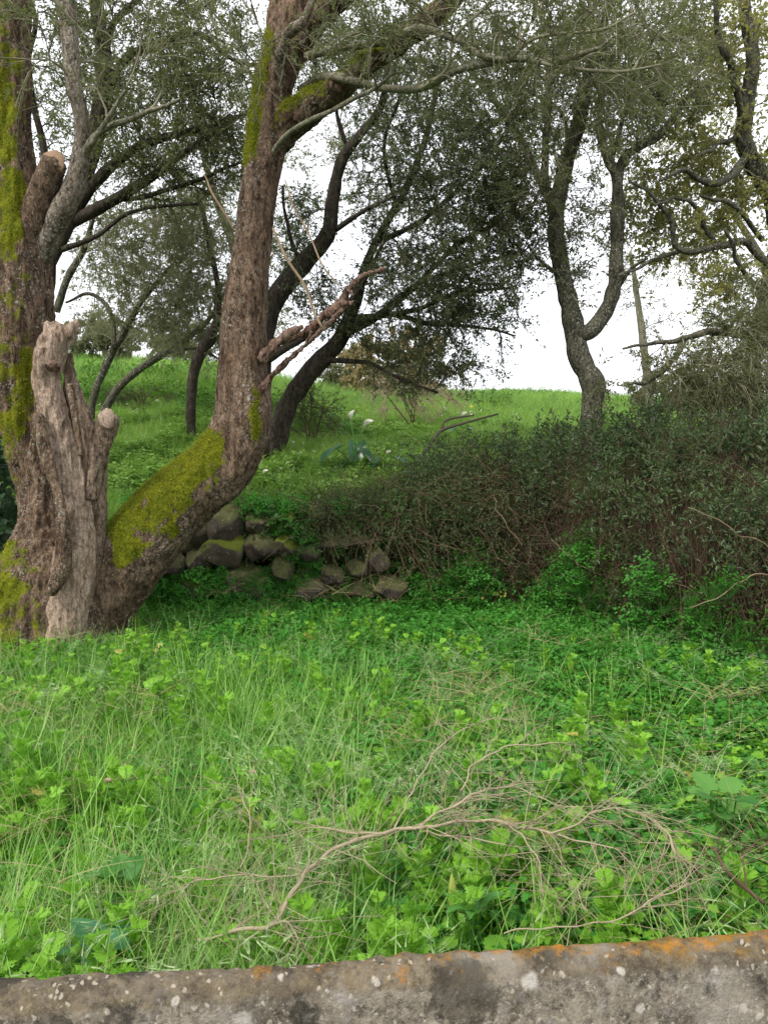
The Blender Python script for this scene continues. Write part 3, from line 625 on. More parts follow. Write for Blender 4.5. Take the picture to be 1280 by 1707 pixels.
TF.grow([(930, 130, 7.9, 110, 120, .9, 170), (1050, 150, 7.8, 110, 100, .9, 150), (980, 340, 8, 80, 110, .7, 60), (880, 330, 8, 60, 120, .7, 80), (1120, 110, 7.8, 90, 90, .8, 80), (980, 30, 7.8, 220, 80, 1, 120), (960, 470, 8.1, 70, 60, .5, 20), (1010, 640, 7.6, 60, 40, .3, 5)])
TF.foliate(M_TWIGP, M_LEAF, per=3.7, lv=9, L=.040, Wd=.016)

# ---- oak with young yellow-green leaves at the right edge
TG = Tree('young_leaved_oak', base_at(1262, 8.6), 'oak with winding branches and young yellow green leaves at the right edge')
TG.limb([(1250, 790, 34), (1252, 700, 30), (1252, 610, 28), (1272, 520, 30), (1296, 420, 32), (1290, 340, 30), (1262, 285, 28), (1240, 240, 26), (1243, 180, 23), (1254, 100, 22), (1240, 10, 18), (1240, -60, 14)], [8.6, 8.0], 'trunk', M_GREY, 12)
for pts in ([(1240, 215, 12), (1232, 170, 12), (1216, 120, 11), (1196, 50, 10), (1190, -20, 8)], [(1242, 262, 14), (1222, 290, 14), (1190, 305, 12), (1162, 300, 10), (1140, 285, 8), (1100, 300, 5)],
            [(1290, 450, 12), (1240, 405, 12), (1195, 412, 11), (1135, 418, 9), (1110, 360, 8), (1085, 322, 6), (1050, 300, 4)], [(1290, 575, 14), (1230, 556, 14), (1180, 553, 12), (1130, 566, 9), (1080, 572, 6), (1040, 580, 4)],
            [(1140, 566, 10), (1120, 600, 9), (1090, 628, 8), (1050, 642, 5)], [(1225, 230, 8), (1195, 240, 8), (1170, 260, 5)], [(1195, 412, 8), (1160, 350, 7), (1130, 330, 5), (1090, 345, 4)], [(1270, 400, 8), (1220, 340, 7), (1170, 330, 5)],
            [(1290, 500, 9), (1250, 470, 8), (1230, 430, 7), (1210, 380, 5)], [(1135, 418, 7), (1080, 440, 6), (1030, 460, 4)]):
    TG.limb(pts, [8.2, 7.6], 'branch', M_GREY, 8, wob=.035)
TG.grow([(1150, 290, 8.4, 110, 90, .6, 110), (1220, 370, 8.4, 70, 90, .6, 60), (1100, 380, 8.3, 80, 60, .5, 60), (1200, 130, 8.2, 60, 110, .6, 56), (1230, 40, 8.2, 90, 80, .6, 60), (1180, 470, 8.2, 90, 40, .5, 30), (1270, 250, 8.3, 50, 90, .5, 30)])
TG.foliate(M_TWIGP, M_OAK, per=3.2, lv=7, L=.045, Wd=.026, shape=1)
TG.grow([(1220, 620, 7.6, 90, 90, .8, 140), (1250, 520, 7.8, 60, 70, .6, 80), (1150, 640, 7.7, 80, 60, .6, 80), (1240, 690, 7.4, 70, 50, .5, 46), (1110, 590, 7.8, 50, 30, .4, 12)], droop=.35)
TG.foliate(M_TWIGP, M_LEAF, per=3.4, lv=9, L=.05, Wd=.014, lname='lower_foliage', tname='lower_twigs')

TH = Tree('thin_pale_tree', base_at(1085, 11.0), 'thin pale straight tree behind the hedge, right of the forked tree')
TH.limb([(1088, 730, 14), (1080, 640, 13), (1070, 560, 12), (1058, 470, 8), (1050, 420, 5)], 11.0, 'trunk', M_PALE, 8)
TH.grow([(1055, 450, 11, 40, 60, .5, 26), (1080, 540, 11, 40, 50, .5, 14)]); TH.foliate(M_TWIGP, M_OLIVE, per=3, lv=7)

# ---- overhead / further trees whose mass closes the top of the view
for nm, px, D, lab, blobs, stem, lm in (
    ('far_evergreen_tree', 984, 12.5, 'pale hazy evergreen seen through the crowns at the upper middle', [(760, 200, 12.5, 170, 160, 1.2, 90), (640, 110, 12.5, 130, 90, 1, 60), (900, 180, 12.5, 130, 150, 1, 60), (1040, 60, 12.5, 120, 80, 1, 50)], [(990, 690, 20), (985, 620, 18), (955, 540, 16), (930, 380, 14), (860, 220, 12), (760, 90, 8)], M_OLIVE),
    ('distant_olive_tree', 410, 12.5, 'light olive tree far behind, between the two thick trunks', [(260, 430, 12.5, 140, 110, 1.1, 90), (400, 330, 12.5, 120, 180, 1.1, 110), (240, 160, 12.5, 220, 160, 1.2, 200), (560, 260, 12.5, 110, 120, .8, 50), (520, 60, 12.5, 160, 70, .8, 60), (170, 470, 12.5, 60, 100, .8, 30), (300, 560, 12.5, 120, 60, .9, 40), (480, 470, 12.5, 60, 110, .7, 46)], [(415, 680, 22), (410, 560, 20), (395, 430, 16), (350, 300, 12), (320, 160, 8)], M_OLIVE),
    ('distant_bushy_tree', 1250, 12.5, 'bushy tree far behind the hedge at the right side', [(1210, 580, 12.5, 90, 80, 1, 40), (1150, 230, 12.5, 130, 130, 1, 70), (1200, 440, 12.5, 100, 80, 1, 40), (1130, 90, 12.5, 130, 110, 1, 60)], [(1252, 720, 16), (1254, 600, 14), (1275, 450, 12), (1180, 300, 8)], M_OAK)):
    t_ = Tree(nm, base_at(px, D), lab); t_.limb(stem, D, 'trunk', M_GREY, 8); t_.grow(blobs); t_.foliate(M_TWIGP, lm, per=3.6, lv=9, L=.055, Wd=.02, tl=(.2, .45))

# ------------------------------------------------------------------ dry stone wall
SW = empty('stone_wall', (-.9, 6.5, float(height(-.9, 6.3))), 'dry stone wall of rounded dark boulders behind the leaning trunk', 'stone wall')
import bmesh
def make_stone(c, sx, sy, sz, seed, mat, tilt=0, boxy=.3):
    bm = bmesh.new(); bmesh.ops.create_icosphere(bm, subdivisions=4, radius=1); rr = np.random.default_rng(seed)
    pl = [(Vector(norm(rr.normal(size=3))), rr.uniform(.62, .88)) for _ in range(11)]
    for v in bm.verts:
        p = v.co.copy()
        for n_, dd in pl:
            q = p.dot(n_)
            if q > dd: p -= n_ * (q - dd) * .93
        p *= 1 + .14 * noise.fractal(p * 1.4 + Vector((seed, 0, 0)), 1, 2, 5) + .03 * noise.noise(p * 7)
        v.co = p
    me = bpy.data.meshes.new('stone'); bm.to_mesh(me); bm.free()
    me.transform(Matrix.Diagonal((sx, sy, sz, 1))); me.transform(Matrix.Rotation(tilt, 4, 'Y'))
    for p in me.polygons: p.use_smooth = True
    o = bpy.data.objects.new('stone', me); SC.collection.objects.link(o); me.materials.append(mat); o.parent = SW; o.location = Vector(c) - SW.location
    return o
stones = [(275, 936, 66, 54, 0), (332, 932, 48, 42, 0), (376, 922, 78, 60, 1), (379, 872, 62, 80, 0), (330, 886, 50, 52, 0), (433, 914, 54, 46, 0), (408, 970, 76, 62, 0), (312, 984, 94, 64, 1), (242, 1022, 68, 52, 0), (226, 978, 54, 50, 0),
          (478, 908, 42, 36, 1), (530, 858, 40, 40, 0), (572, 900, 112, 22, 0), (556, 957, 46, 34, 0), (632, 935, 40, 42, 0), (600, 945, 36, 34, 0), (646, 978, 60, 34, 0), (520, 985, 52, 40, 0), (600, 985, 50, 34, 0), (516, 918, 40, 30, 0), (472, 950, 44, 48, 0), (350, 1030, 66, 50, 0), (440, 1025, 62, 50, 0), (290, 1040, 56, 46, 0), (480, 866, 44, 34, 1), (430, 870, 46, 44, 0)]
for i, (px, py, w, h, ms) in enumerate(stones):
    D = 6.42 + .08 * rng.random(); c = at(px, py, D); s = D / F
    make_stone(c, w * s * .58, .17, h * s * .58, i + 3, M_STONEM if ms else M_STONE, rng.normal() * .12)
for i in range(26):     # second layer closing the gaps, and the run hidden by trunk and creepers
    px = 180 + i % 13 * 28 + rng.random() * 20; py = 905 + (i // 13) * 60 + rng.random() * 20; c = at(px, py, 6.66)
    make_stone(c, .15, .13, .13, 60 + i, M_STONE, rng.normal() * .2)

# ------------------------------------------------------------------ plant templates (for instancing as ground cover)
def frame(d, up=(0, 0, 1)):
    d = norm(np.array(d, float)); s = np.cross(d, up); s = norm(s) if np.linalg.norm(s) > 1e-3 else np.array([1., 0, 0]); return d, s, np.cross(s, d)
OUT = {
 'smyr': [(0, 0), (.06, .20), (.20, .46), (.27, .24), (.44, .56), (.50, .30), (.68, .44), (.72, .20), (.87, .24), (1, 0)],
 'lobed': [(0, 0), (-.06, .20), (.10, .46), (.22, .36), (.34, .62), (.48, .40), (.62, .52), (.72, .28), (.88, .26), (1, 0)],
 'fern': [(0, 0), (.15, .06), (.28, .26), (.36, .08), (.50, .24), (.58, .08), (.72, .18), (.80, .05), (1, 0)],
 'oval': [(0, 0), (.15, .16), (.40, .25), (.7, .17), (1, 0)],
 'round': [(0, 0), (-.14, .22), (-.04, .46), (.12, .44), (.20, .58), (.38, .50), (.52, .58), (.66, .40), (.84, .40), (.90, .16), (1, 0)],
}
def leaf(mb, P, d, L, kind, fold=.3, curl=.3, up=(0, 0, 1), r=None, wscale=1.0):
    d, s, n = frame(d, up); o = np.array(OUT[kind]); c = np.array([[.42, 0]])
    loop = np.vstack([o, (o[1:-1] * [1, -1])[::-1]]); q = np.vstack([loop, c])
    u, v = q[:, 0], q[:, 1] * wscale; z = fold * np.abs(v) - curl * u * u * .5
    V = P + L * (u[:, None] * d + v[:, None] * s + z[:, None] * n); k = len(loop); i = np.arange(k)
    mb.add(V, np.stack([i, np.full(k, k), (i + 1) % k], -1), rng.random() if r is None else r)
def blade(mb, P, d, L, w, bend, r=None, seg=5, tip=.05):
    d = norm(np.array(d, float)); h = norm(np.array([d[0], d[1], 0]) + 1e-4 * rng.normal(size=3) * [1, 1, 0]); s = norm(np.cross(d, h + np.array([0, 0, .5]) + rng.normal(size=3) * .3))
    u = np.linspace(0, 1, seg + 1); C = P + L * (u[:, None] * d + (u ** 2)[:, None] * bend * (h * .7 + np.array([0, 0, -.75])))
    ww = w * np.clip(1 - u ** 2.2, tip, 1) * .5; V = np.concatenate([C - s * ww[:, None], C + s * ww[:, None]]); i = np.arange(seg); n = seg + 1
    mb.add(V, np.stack([i, i + n, i + n + 1, i + 1], -1), rng.random() if r is None else r); return C
def rdir(el0, el1):
    a = rng.random() * 2 * math.pi; e = R(rng.uniform(el0, el1)); return np.array([math.cos(a) * math.cos(e), math.sin(a) * math.cos(e), math.sin(e)])
def stalk(mb, A, B, r0, r1, sag=.0, k=3, rr=.3):
    u = np.linspace(0, 1, 4)[:, None]; P = A * (1 - u) + B * u + np.array([0, 0, sag]) * np.sin(np.pi * u); mb.tube(P, np.linspace(r0, r1, 4), k, rr, cap=False); return P
def t_smyr(h=.26):
    mb = MB()
    for _ in range(20):
        d = rdir(25, 85); L = h * rng.uniform(.6, 1.15); T = d * L; stalk(mb, np.zeros(3), T, .0016, .001, .01); r = rng.random()
        hd = norm(np.array([d[0], d[1], rng.uniform(-.2, .8)])); _, s, n = frame(hd); sz = rng.uniform(.018, .034)
        for tt, kk in ((T, 3), (T - hd * .024 + s * .022, 1), (T - hd * .024 - s * .022, 1)):
            for a in (-1, 0, 1):
                if kk == 1 and a == 0: leaf(mb, tt, norm(hd * .6 + s * np.sign((tt - T) @ s + 1e-9)), sz, 'smyr', rng.uniform(.1, .4), rng.uniform(0, .5), r=r * .7 + rng.random() * .3)
                elif kk == 3: leaf(mb, tt, norm(hd + s * a * 1.1), sz * (1 if a == 0 else .85), 'smyr', rng.uniform(.1, .4), rng.uniform(0, .5), r=r * .7 + rng.random() * .3)
    return mb
def t_fern(h=.44):
    mb = MB(); st = []
    top = np.array([rng.normal() * .04, rng.normal() * .04, h]); stalk(mb, np.zeros(3), top, .003, .0015)
    for k in range(17):
        f = .15 + .85 * (k / 16) ** .8; P = top * f; a = k * 2.4 + rng.random(); e = R(rng.uniform(10, 55) + 25 * f); d = np.array([math.cos(a) * math.cos(e), math.sin(a) * math.cos(e), math.sin(e)])
        L = rng.uniform(.07, .13) * (1.15 - .5 * f); u = np.linspace(0, 1, 8); C = P + L * (u[:, None] * d + (u ** 2)[:, None] * np.array([0, 0, -.35])); r = rng.random() * .6 + .4 * f
        mb.tube(C[::2], .0009, 3, .4, cap=False); _, s, n = frame(d)
        for j in range(1, 8):
            l2 = .036 * math.sin(math.pi * (j / 8.5) ** .8) + .006
            for sg in (-1, 1):
                leaf(mb, C[j], norm(d * .6 + s * sg + n * rng.normal() * .25), l2, 'fern', .1, .3, up=n, r=r, wscale=.95)
        leaf(mb, C[-1], d, .022, 'fern', .1, .2, up=n, r=r, wscale=1.0)
    return mb
def t_mallow(h=.24):
    mb = MB()
    for _ in range(12):
        d = rdir(30, 88); L = h * rng.uniform(.55, 1.15); T = d * L; stalk(mb, np.zeros(3), T, .0017, .0012, .01)
        leaf(mb, T, norm(np.array([d[0], d[1], rng.uniform(-.25, .3)])), rng.uniform(.035, .07), 'lobed' if rng.random() < .6 else 'round', rng.uniform(.05, .3), rng.uniform(0, .5))
    return mb
def t_grass(n=30, h=.60, w=.0065, spread=64):
    mb = MB()
    for _ in range(n):
        P = np.array([rng.normal() * .02, rng.normal() * .02, 0]); blade(mb, P, rdir(spread, 89), h * rng.uniform(.45, 1.2), w * rng.uniform(.6, 1.3), rng.uniform(.05, .75))
    return mb
def t_brome(h=.62):
    mb = MB()
    for _ in range(4):
        d = rdir(66, 86); L = h * rng.uniform(.8, 1.15); bend = rng.uniform(.35, .6); h_ = norm(np.array([d[0], d[1], 0])); u = np.linspace(0, 1, 12)
        C = L * (u[:, None] * d + (u ** 2.4)[:, None] * bend * (h_ * .8 + np.array([0, 0, -.6]))); mb.tube(C, np.linspace(.0011, .0005, 12), 3, .1, cap=False)
        for j in range(5, 12):
            for _k in range(3):
                dd = norm(h_ * .5 + np.array([0, 0, -.35]) + rng.normal(size=3) * .45 + norm(C[min(j, 11)] - C[j - 1]) * .9); q = C[j] + dd * rng.uniform(.01, .03)
                mb.tube(np.array([C[j], q]), .0003, 3, .2, cap=False); blade(mb, q, dd, rng.uniform(.02, .034), .0038, .15, seg=2)
                for _m in range(3): blade(mb, q + dd * .014, norm(dd + rng.normal(size=3) * .14), rng.uniform(.03, .045), .0009, .1, seg=1)
    return mb
def t_hayflat():
    mb = MB()
    for _ in range(16):
        a = rng.random() * 6.28; P = np.array([rng.normal() * .06, rng.normal() * .06, rng.random() * .03 + .02]); blade(mb, P, [math.cos(a), math.sin(a), rng.uniform(.1, .9)], rng.uniform(.15, .35), .003, rng.uniform(.1, .5), seg=4)
    return mb
def t_ovals(h=.16, L=.035):
    mb = MB()
    for _ in range(6):
        d = rdir(15, 80); T = d * h * rng.uniform(.7, 1.3); P = stalk(mb, np.zeros(3), T, .0016, .0008, .02, rr=.1)
        for j in range(7):
            q = T * (.3 + .7 * j / 6); leaf(mb, q, norm(d + rng.normal(size=3) * .8), L * rng.uniform(.7, 1.2), 'oval', .2, .3, wscale=1.3)
    return mb
def t_ivy():
    mb = MB()
    for _ in range(8):
        d = rdir(10, 75); T = d * .14 * rng.uniform(.6, 1.3); stalk(mb, np.zeros(3), T, .0012, .001); leaf(mb, T, norm(d + rng.normal(size=3) * .6), rng.uniform(.04, .065), 'lobed', .15, .3)
    return mb
def t_flower(col='w'):
    mb = MB(); h = .18; stalk(mb, np.zeros(3), np.array([0, 0, h]), .001, .0008)
    for k in range(8): a = k * math.pi / 4; leaf(mb, np.array([0, 0, h]), [math.cos(a), math.sin(a), .3], .02, 'oval', .1, .2)
    return mb

def templates(name, fn, mats, n=3):
    col = bpy.data.collections.new(name)
    for i in range(n):
        me = fn().mesh(name, False); me.materials.append(mats[i % len(mats)]); o = bpy.data.objects.new(name + '_template', me); col.objects.link(o)
    return col
def scatter(name, P, col, nvar, scale, lean=.15, up=None, flags=None, kind='stuff', label=None, cat=None, parent=None, rnd=None):
    P = np.asarray(P, float); N = len(P)
    me = bpy.data.meshes.new(name); me.vertices.add(N); off = Vector(parent_world(parent)) if parent is not None else Vector((0, 0, 0))
    me.vertices.foreach_set('co', (P - np.array(off)).astype(np.float32).ravel())
    a = me.attributes.new('rot', 'FLOAT_VECTOR', 'POINT'); rot = np.c_[rng.normal(size=(N, 2)) * lean, rng.random(N) * 6.283]
    if up is not None: rot[:, :2] += up
    a.data.foreach_set('vector', rot.astype(np.float32).ravel())
    a = me.attributes.new('scl', 'FLOAT', 'POINT'); a.data.foreach_set('value', np.broadcast_to(scale, (N,)).astype(np.float32))
    a = me.attributes.new('irnd', 'FLOAT', 'POINT'); a.data.foreach_set('value', (rng.random(N) if rnd is None else rnd).astype(np.float32))
    a = me.attributes.new('vari', 'INT', 'POINT'); a.data.foreach_set('value', rng.integers(0, nvar, N).astype(np.int32))
    o = bpy.data.objects.new(name, me); SC.collection.objects.link(o)
    if parent is not None: o.parent = parent
    o['kind'] = kind
    if label: o['label'] = label
    if cat: o['category'] = cat
    g = bpy.data.node_groups.new('scatter_' + name, 'GeometryNodeTree')
    g.interface.new_socket('Geometry', in_out='INPUT', socket_type='NodeSocketGeometry'); g.interface.new_socket('Geometry', in_out='OUTPUT', socket_type='NodeSocketGeometry')
    gi = g.nodes.new('NodeGroupInput'); go = g.nodes.new('NodeGroupOutput'); ip = g.nodes.new('GeometryNodeInstanceOnPoints'); ci = g.nodes.new('GeometryNodeCollectionInfo')
    ci.inputs['Collection'].default_value = col; ci.inputs['Separate Children'].default_value = True; ci.inputs['Reset Children'].default_value = True
    ip.inputs['Pick Instance'].default_value = True
    def na(nm, ty): x = g.nodes.new('GeometryNodeInputNamedAttribute'); x.data_type = ty; x.inputs['Name'].default_value = nm; return [s for s in x.outputs if s.enabled and s.name == 'Attribute'][0]
    g.links.new(gi.outputs[0], ip.inputs['Points']); g.links.new(ci.outputs[0], ip.inputs['Instance']); g.links.new(na('vari', 'INT'), ip.inputs['Instance Index'])
    e2 = g.nodes.new('FunctionNodeEulerToRotation'); g.links.new(na('rot', 'FLOAT_VECTOR'), e2.inputs[0]); g.links.new(e2.outputs[0], ip.inputs['Rotation'])
    g.links.new(na('scl', 'FLOAT'), ip.inputs['Scale']); g.links.new(ip.outputs[0], go.inputs[0])
    md = o.modifiers.new('scatter', 'NODES'); md.node_group = g
    return o
C_SMYR = templates('herb', t_smyr, [M_HERB], 4); C_SMYL = templates('light_herb', t_smyr, [M_HERBL], 3)
C_FERN = templates('feathery_herb', t_fern, [M_HERBL], 4); C_MALL = templates('lobed_herb', t_mallow, [M_MALL, M_HERBL], 4)
C_GRAS = templates('grass_tuft', t_grass, [M_GRASS], 4)
def t_arch():
    mb = MB(); a0 = rng.random() * 6.28
    for _ in range(46):
        a = a0 + rng.normal() * .7; e = R(rng.uniform(58, 82)); P = np.array([rng.normal() * .03, rng.normal() * .03, 0])
        blade(mb, P, [math.cos(a) * math.cos(e), math.sin(a) * math.cos(e), math.sin(e)], rng.uniform(.45, .72), rng.uniform(.003, .0052), rng.uniform(.45, .95), seg=7)
    return mb
C_ARCH = templates('arching_grass', t_arch, [M_BROME], 4); C_BROM = templates('brome', t_brome, [M_BROME], 4)
C_BANK = templates('bank_tuft', lambda: t_grass(34, .19, .005, 45), [M_BANK], 4); C_BHRB = templates('bank_herb', lambda: t_smyr(.14), [M_BANK], 3)
M_HWEED = leaf_mat('slope_weed', (.03, .11, .018), (.10, .24, .035), trans=.3, tcol=(.25, .5, .06), sc=.8)
C_HWEED = templates('slope_weed', lambda: t_smyr(.2), [M_HWEED], 3)
C_HAY = templates('hay', t_hayflat, [M_HAY], 3); C_BRAM = templates('bramble', t_ovals, [M_BRAM], 3); C_IVY = templates('ivy', t_ivy, [M_IVY], 3)
C_FLW = templates('white_flower', t_flower, [M_WHITE], 1); C_FLY = templates('yellow_flower', t_flower, [M_YELLOW], 1)

# ------------------------------------------------------------------ foreground herbs and grass
def pool(n, y0, y1, xm=.62, power=1.0):
    y = y0 + (y1 - y0) * rng.random(n) ** power; x = (rng.random(n) * 2 - 1) * (y * xm + .4); return x, y
nzf = lambda x, y, s, sd: np.array([noise.noise(Vector((a * s + sd, b * s, sd))) for a, b in zip(x, y)])
fs = lambda P: np.interp(P[:, 1], [2, 4, 5.2, 6.6], [1, .85, .68, .5])
def place(x, y, prob):
    keep = (rng.random(len(x)) < prob) & (y < yw(x) - .02) & (y > wall_y(x) + .25)
    # clear of the old tree's foot
    keep &= ((x + 2.25) ** 2 / .45 ** 2 + (y - 5.45) ** 2 / .22 ** 2) > 1
    x, y = x[keep], y[keep]; return np.c_[x, y, height(x, y)]
def fields(n, y0, y1):
    x, y = pool(n, y0, y1, power=1.0); px, py = project(np.c_[x, y, height(x, y) + .25]); return x, y, px, py
x, y, px, py = fields(12000, 2.2, 7.0)
far = np.clip((y - 4.1) / 1.0, 0, 1); P = place(x, y, (.25 + .7 * far) * (.35 + .65 * np.clip(px / 700, 0, 1) + .6 * far).clip(0, 1) * np.clip(1.15 - .5 * (px < 330) * (py > 1000), 0, 1))
scatter('green_herbs', P, C_SMYR, 4, rng.uniform(.7, 1.25, len(P)) * (.45 + .6 * fs(P)), label='dense green leafy herbs filling the hollow below the wall and hedge', cat='herbs')
x, y, px, py = fields(6500, 1.2, 6.4)
rt = np.clip((px - 380) / 400, 0, 1); P = place(x, y, (.07 + .30 * rt))
scatter('light_green_herbs', P, C_SMYL, 3, rng.uniform(.7, 1.15, len(P)) * fs(P), label='light green leafy herbs in the foreground, thickest towards the right', cat='herbs')
x, y, px, py = fields(9000, 1.2, 5.9); cl = nzf(x, y, 1.6, 3)
P = place(x, y, np.clip(.24 + 1.1 * cl, 0, 1) * np.clip(1.3 - px / 900, .14, 1))
scatter('feathery_herbs', P, C_FERN, 4, rng.uniform(.5, 1.05, len(P)) * fs(P), label='feathery yellow green daisy foliage in the left foreground', cat='herbs')
x, y, px, py = fields(3600, 1.2, 5.4); cl = nzf(x, y, 1.3, 9)
P = place(x, y, np.clip(.42 + 1.2 * cl, 0, 1) * np.clip((px - 400) / 350, .08, 1))
scatter('lobed_leaf_herbs', P, C_MALL, 4, rng.uniform(.65, 1.2, len(P)) * fs(P), label='pale hairy lobed leaves in the right foreground', cat='herbs')
x, y, px, py = fields(7000, 1.2, 6.2); cl = nzf(x, y, 1.1, 15)
band = np.exp(-((py - 1180) / 110) ** 2) * np.clip(1.2 - np.abs(px - 450) / 700, 0, 1)
P = place(x, y, np.clip(.36 + .9 * cl + .7 * band + .3 * (px < 300), 0, 1) * np.clip(1.45 - px / 800, .14, 1))
ex = np.array([at_z(a, b, .3) for a, b in zip(rng.uniform(-20, 130, 26), rng.uniform(1450, 1600, 26))]); ex[:, 2] = height(ex[:, 0], ex[:, 1]); P = np.vstack([P, ex])
scatter('long_grass', P, C_GRAS, 4, rng.uniform(.5, 1.1, len(P)) * fs(P), lean=.22, label='long arching green grass among the foreground herbs', cat='grass')
x, y, px, py = fields(2600, 1.4, 5.4); cl = nzf(x, y, 1.2, 25)
P = place(x, y, np.clip(.10 + .7 * cl + .1 * (px < 700), 0, 1)); scatter('brome_grass', P, C_BROM, 4, rng.uniform(.7, 1.1, len(P)) * fs(P), lean=.2, label='drooping pale seed heads of wild grass over the herbs', cat='grass')
AR = [(560, 1290), (600, 1310), (690, 1350), (660, 1400), (960, 1330), (1010, 1330), (940, 1290), (230, 1230), (200, 1300), (620, 1190), (680, 1180), (430, 1190), (500, 1240), (1090, 1290), (1060, 1340), (110, 1250), (60, 1190), (330, 1260), (590, 1450), (640, 1480), (780, 1210), (850, 1300), (60, 1520), (20, 1480)]
AR = [at_z(a + rng.normal() * 14, b + rng.normal() * 12, .38) for a, b in AR for _ in range(2)]; AR = np.array([(a[0], a[1] + .05, float(height(a[0], a[1]))) for a in AR])
scatter('arching_grass', AR, C_ARCH, 4, rng.uniform(.75, 1.0, len(AR)), .12, label='pale arching clumps of fine long grass leaning over the foreground herbs', cat='grass')
x, y, px, py = fields(1500, 1.3, 6.4); cl = nzf(x, y, 1.2, 35); P = place(x, y, np.clip(.05 + .8 * cl, 0, 1) + .35 * (np.exp(-((px - 600) / 120) ** 2 - ((py - 1450) / 70) ** 2)))
P[:, 2] += rng.uniform(.1, .36, len(P)); scatter('dry_grass', P, C_HAY, 3, .9, label='dry straw coloured blades lying among the herbs', cat='dry grass')

# ------------------------------------------------------------------ bank and hill cover
n = 9000; y = 6.7 + 6.5 * rng.random(n) ** 1.2; x = (rng.random(n) * 2 - 1) * (y * .6); k = y > yw(x) + .12; x, y = x[k], y[k]
scatter('bank_grass', np.c_[x, y, height(x, y)], C_BANK, 4, rng.uniform(.7, 1.2, len(x)), .2, label='short bright grass growing on the bank above the stone wall', cat='grass')
n = 4200; y = 6.8 + 7 * rng.random(n); x = (rng.random(n) * 2 - 1) * (y * .6); k = (y > yw(x) + .1) & (nzf(x, y, .7, 4) > -.05); x, y = x[k], y[k]
scatter('bank_herbs', np.c_[x, y, height(x, y)], C_BHRB, 3, rng.uniform(.7, 1.3, len(x)), .2, label='low leafy herbs mixed into the grass of the bank', cat='herbs')
n = 16000; y = 12 + 34 * rng.random(n) ** 1.1; x = (rng.random(n) * 2 - 1) * (y * .6)
scatter('hill_grass', np.c_[x, y, height(x, y) - .02], C_BANK, 4, rng.uniform(1.2, 2.6, n) * (1 + .5 * nzf(x, y, .3, 8)), .25, label='sunlit meadow grass covering the hill behind the trees', cat='grass')
n = 3600; y = 10 + 26 * rng.random(n) ** 1.2; x = (rng.random(n) * 2 - 1) * (y * .6); k = nzf(x, y, .28, 44) > .08; x, y = x[k], y[k]
scatter('hill_herbs', np.c_[x, y, height(x, y)], C_HWEED, 3, rng.uniform(.9, 1.7, len(x)), .2, label='darker leafy weed patches on the meadow slope', cat='weeds')
def flowers(name, col, spots, lab, sc=1.0):
    P = []
    for px, py, D, sp, n in spots:
        c = at(px, py, D)
        for _ in range(n):
            a = c[0] + rng.normal() * sp; b = D + rng.normal() * sp * 2; P.append((a, b, float(height(a, b)) + .03))
    scatter(name, np.array(P), col, 1, sc * rng.uniform(.7, 1.3, len(P)), .3, label=lab, cat='flowers')
flowers('white_flowers', C_FLW, [(420, 780, 7.8, .25, 10), (230, 720, 10, .5, 12), (500, 760, 8, .2, 6), (770, 700, 12, .15, 12), (860, 720, 12, .5, 8)], 'small white flowers dotted through the grass of the bank', 1.2)
flowers('yellow_flowers', C_FLY, [(1168, 760, 11, .12, 18), (590, 660, 13, .4, 12), (760, 690, 13, .3, 10)], 'small yellow flowers on the bank behind the hedge', 1.3)

# ------------------------------------------------------------------ hedge, brambles, ivy
def along(s):   # s: fraction 0..1 along the hedge foot
    xs_ = np.array([-.05, .7, 1.2, 1.65, 2.05, 2.3, 2.8, 3.6, 4.6]); ys_ = yw(xs_) ; L_ = np.r_[0, np.cumsum(np.hypot(np.diff(xs_), np.diff(ys_)))]; L_ /= L_[-1]
    X, Y = np.interp(s, L_, xs_), np.interp(s, L_, ys_); e = .002
    tx = np.interp(s + e, L_, xs_) - np.interp(s - e, L_, xs_); ty = np.interp(s + e, L_, ys_) - np.interp(s - e, L_, ys_); l = np.hypot(tx, ty) + 1e-9
    return X, Y, -ty / l, tx / l        # point and normal pointing away from the camera
def hedge_pts(n, s0, s1, t0, t1, z0, z1, zpow=1.0):
    s = rng.uniform(s0, s1, n); X, Y, nx, ny = along(s); t = rng.uniform(t0, t1, n); X = X + nx * t; Y = Y + ny * t
    f = rng.random(n) ** zpow; g = height(X, Y - .4); top = np.interp(s, [0, .1, .2, .3, .42, .6, .8, 1], [1.38, 1.58, 1.76, 1.84, 1.84, 1.72, 1.62, 1.58]) + .22 * np.array([noise.fractal(Vector((a * 2.3, b * 2.3, 0)), 1, 2, 3) for a, b in zip(X, Y)])
    lo = np.minimum(g, .5); round_ = 1 - .35 * (np.clip(-t, 0, .4) / .4) ** 2
    z = lo + (top * round_ - lo) * (z0 + (z1 - z0) * f); return np.c_[X, Y, z], s
HG = empty('hedge', (1.9, 6.2, .25), 'dark evergreen hedge with a tangle of brown stems below, right half of the photo', 'hedge')
mb = MB(); n = 4200; A, s = hedge_pts(n, .16, 1, -.15, .55, 0, .12); B = A + np.c_[rng.normal(size=n) * .28, rng.normal(size=n) * .12 - .1, rng.uniform(.35, 1.15, n)]
u = np.linspace(0, 1, 7)[None, :, None]; Pt = A[:, None] * (1 - u) + B[:, None] * u + rng.normal(size=(n, 7, 3)) * .022 + (rng.normal(size=(n, 1, 3)) * .14) * np.sin(np.pi * u)
batch_tubes(mb, Pt, rng.uniform(.0012, .0042, n)[:, None] * np.linspace(1, .45, 7), 4); link('stems', mb.mesh('stems'), M_BROWN, HG, 'stuff')
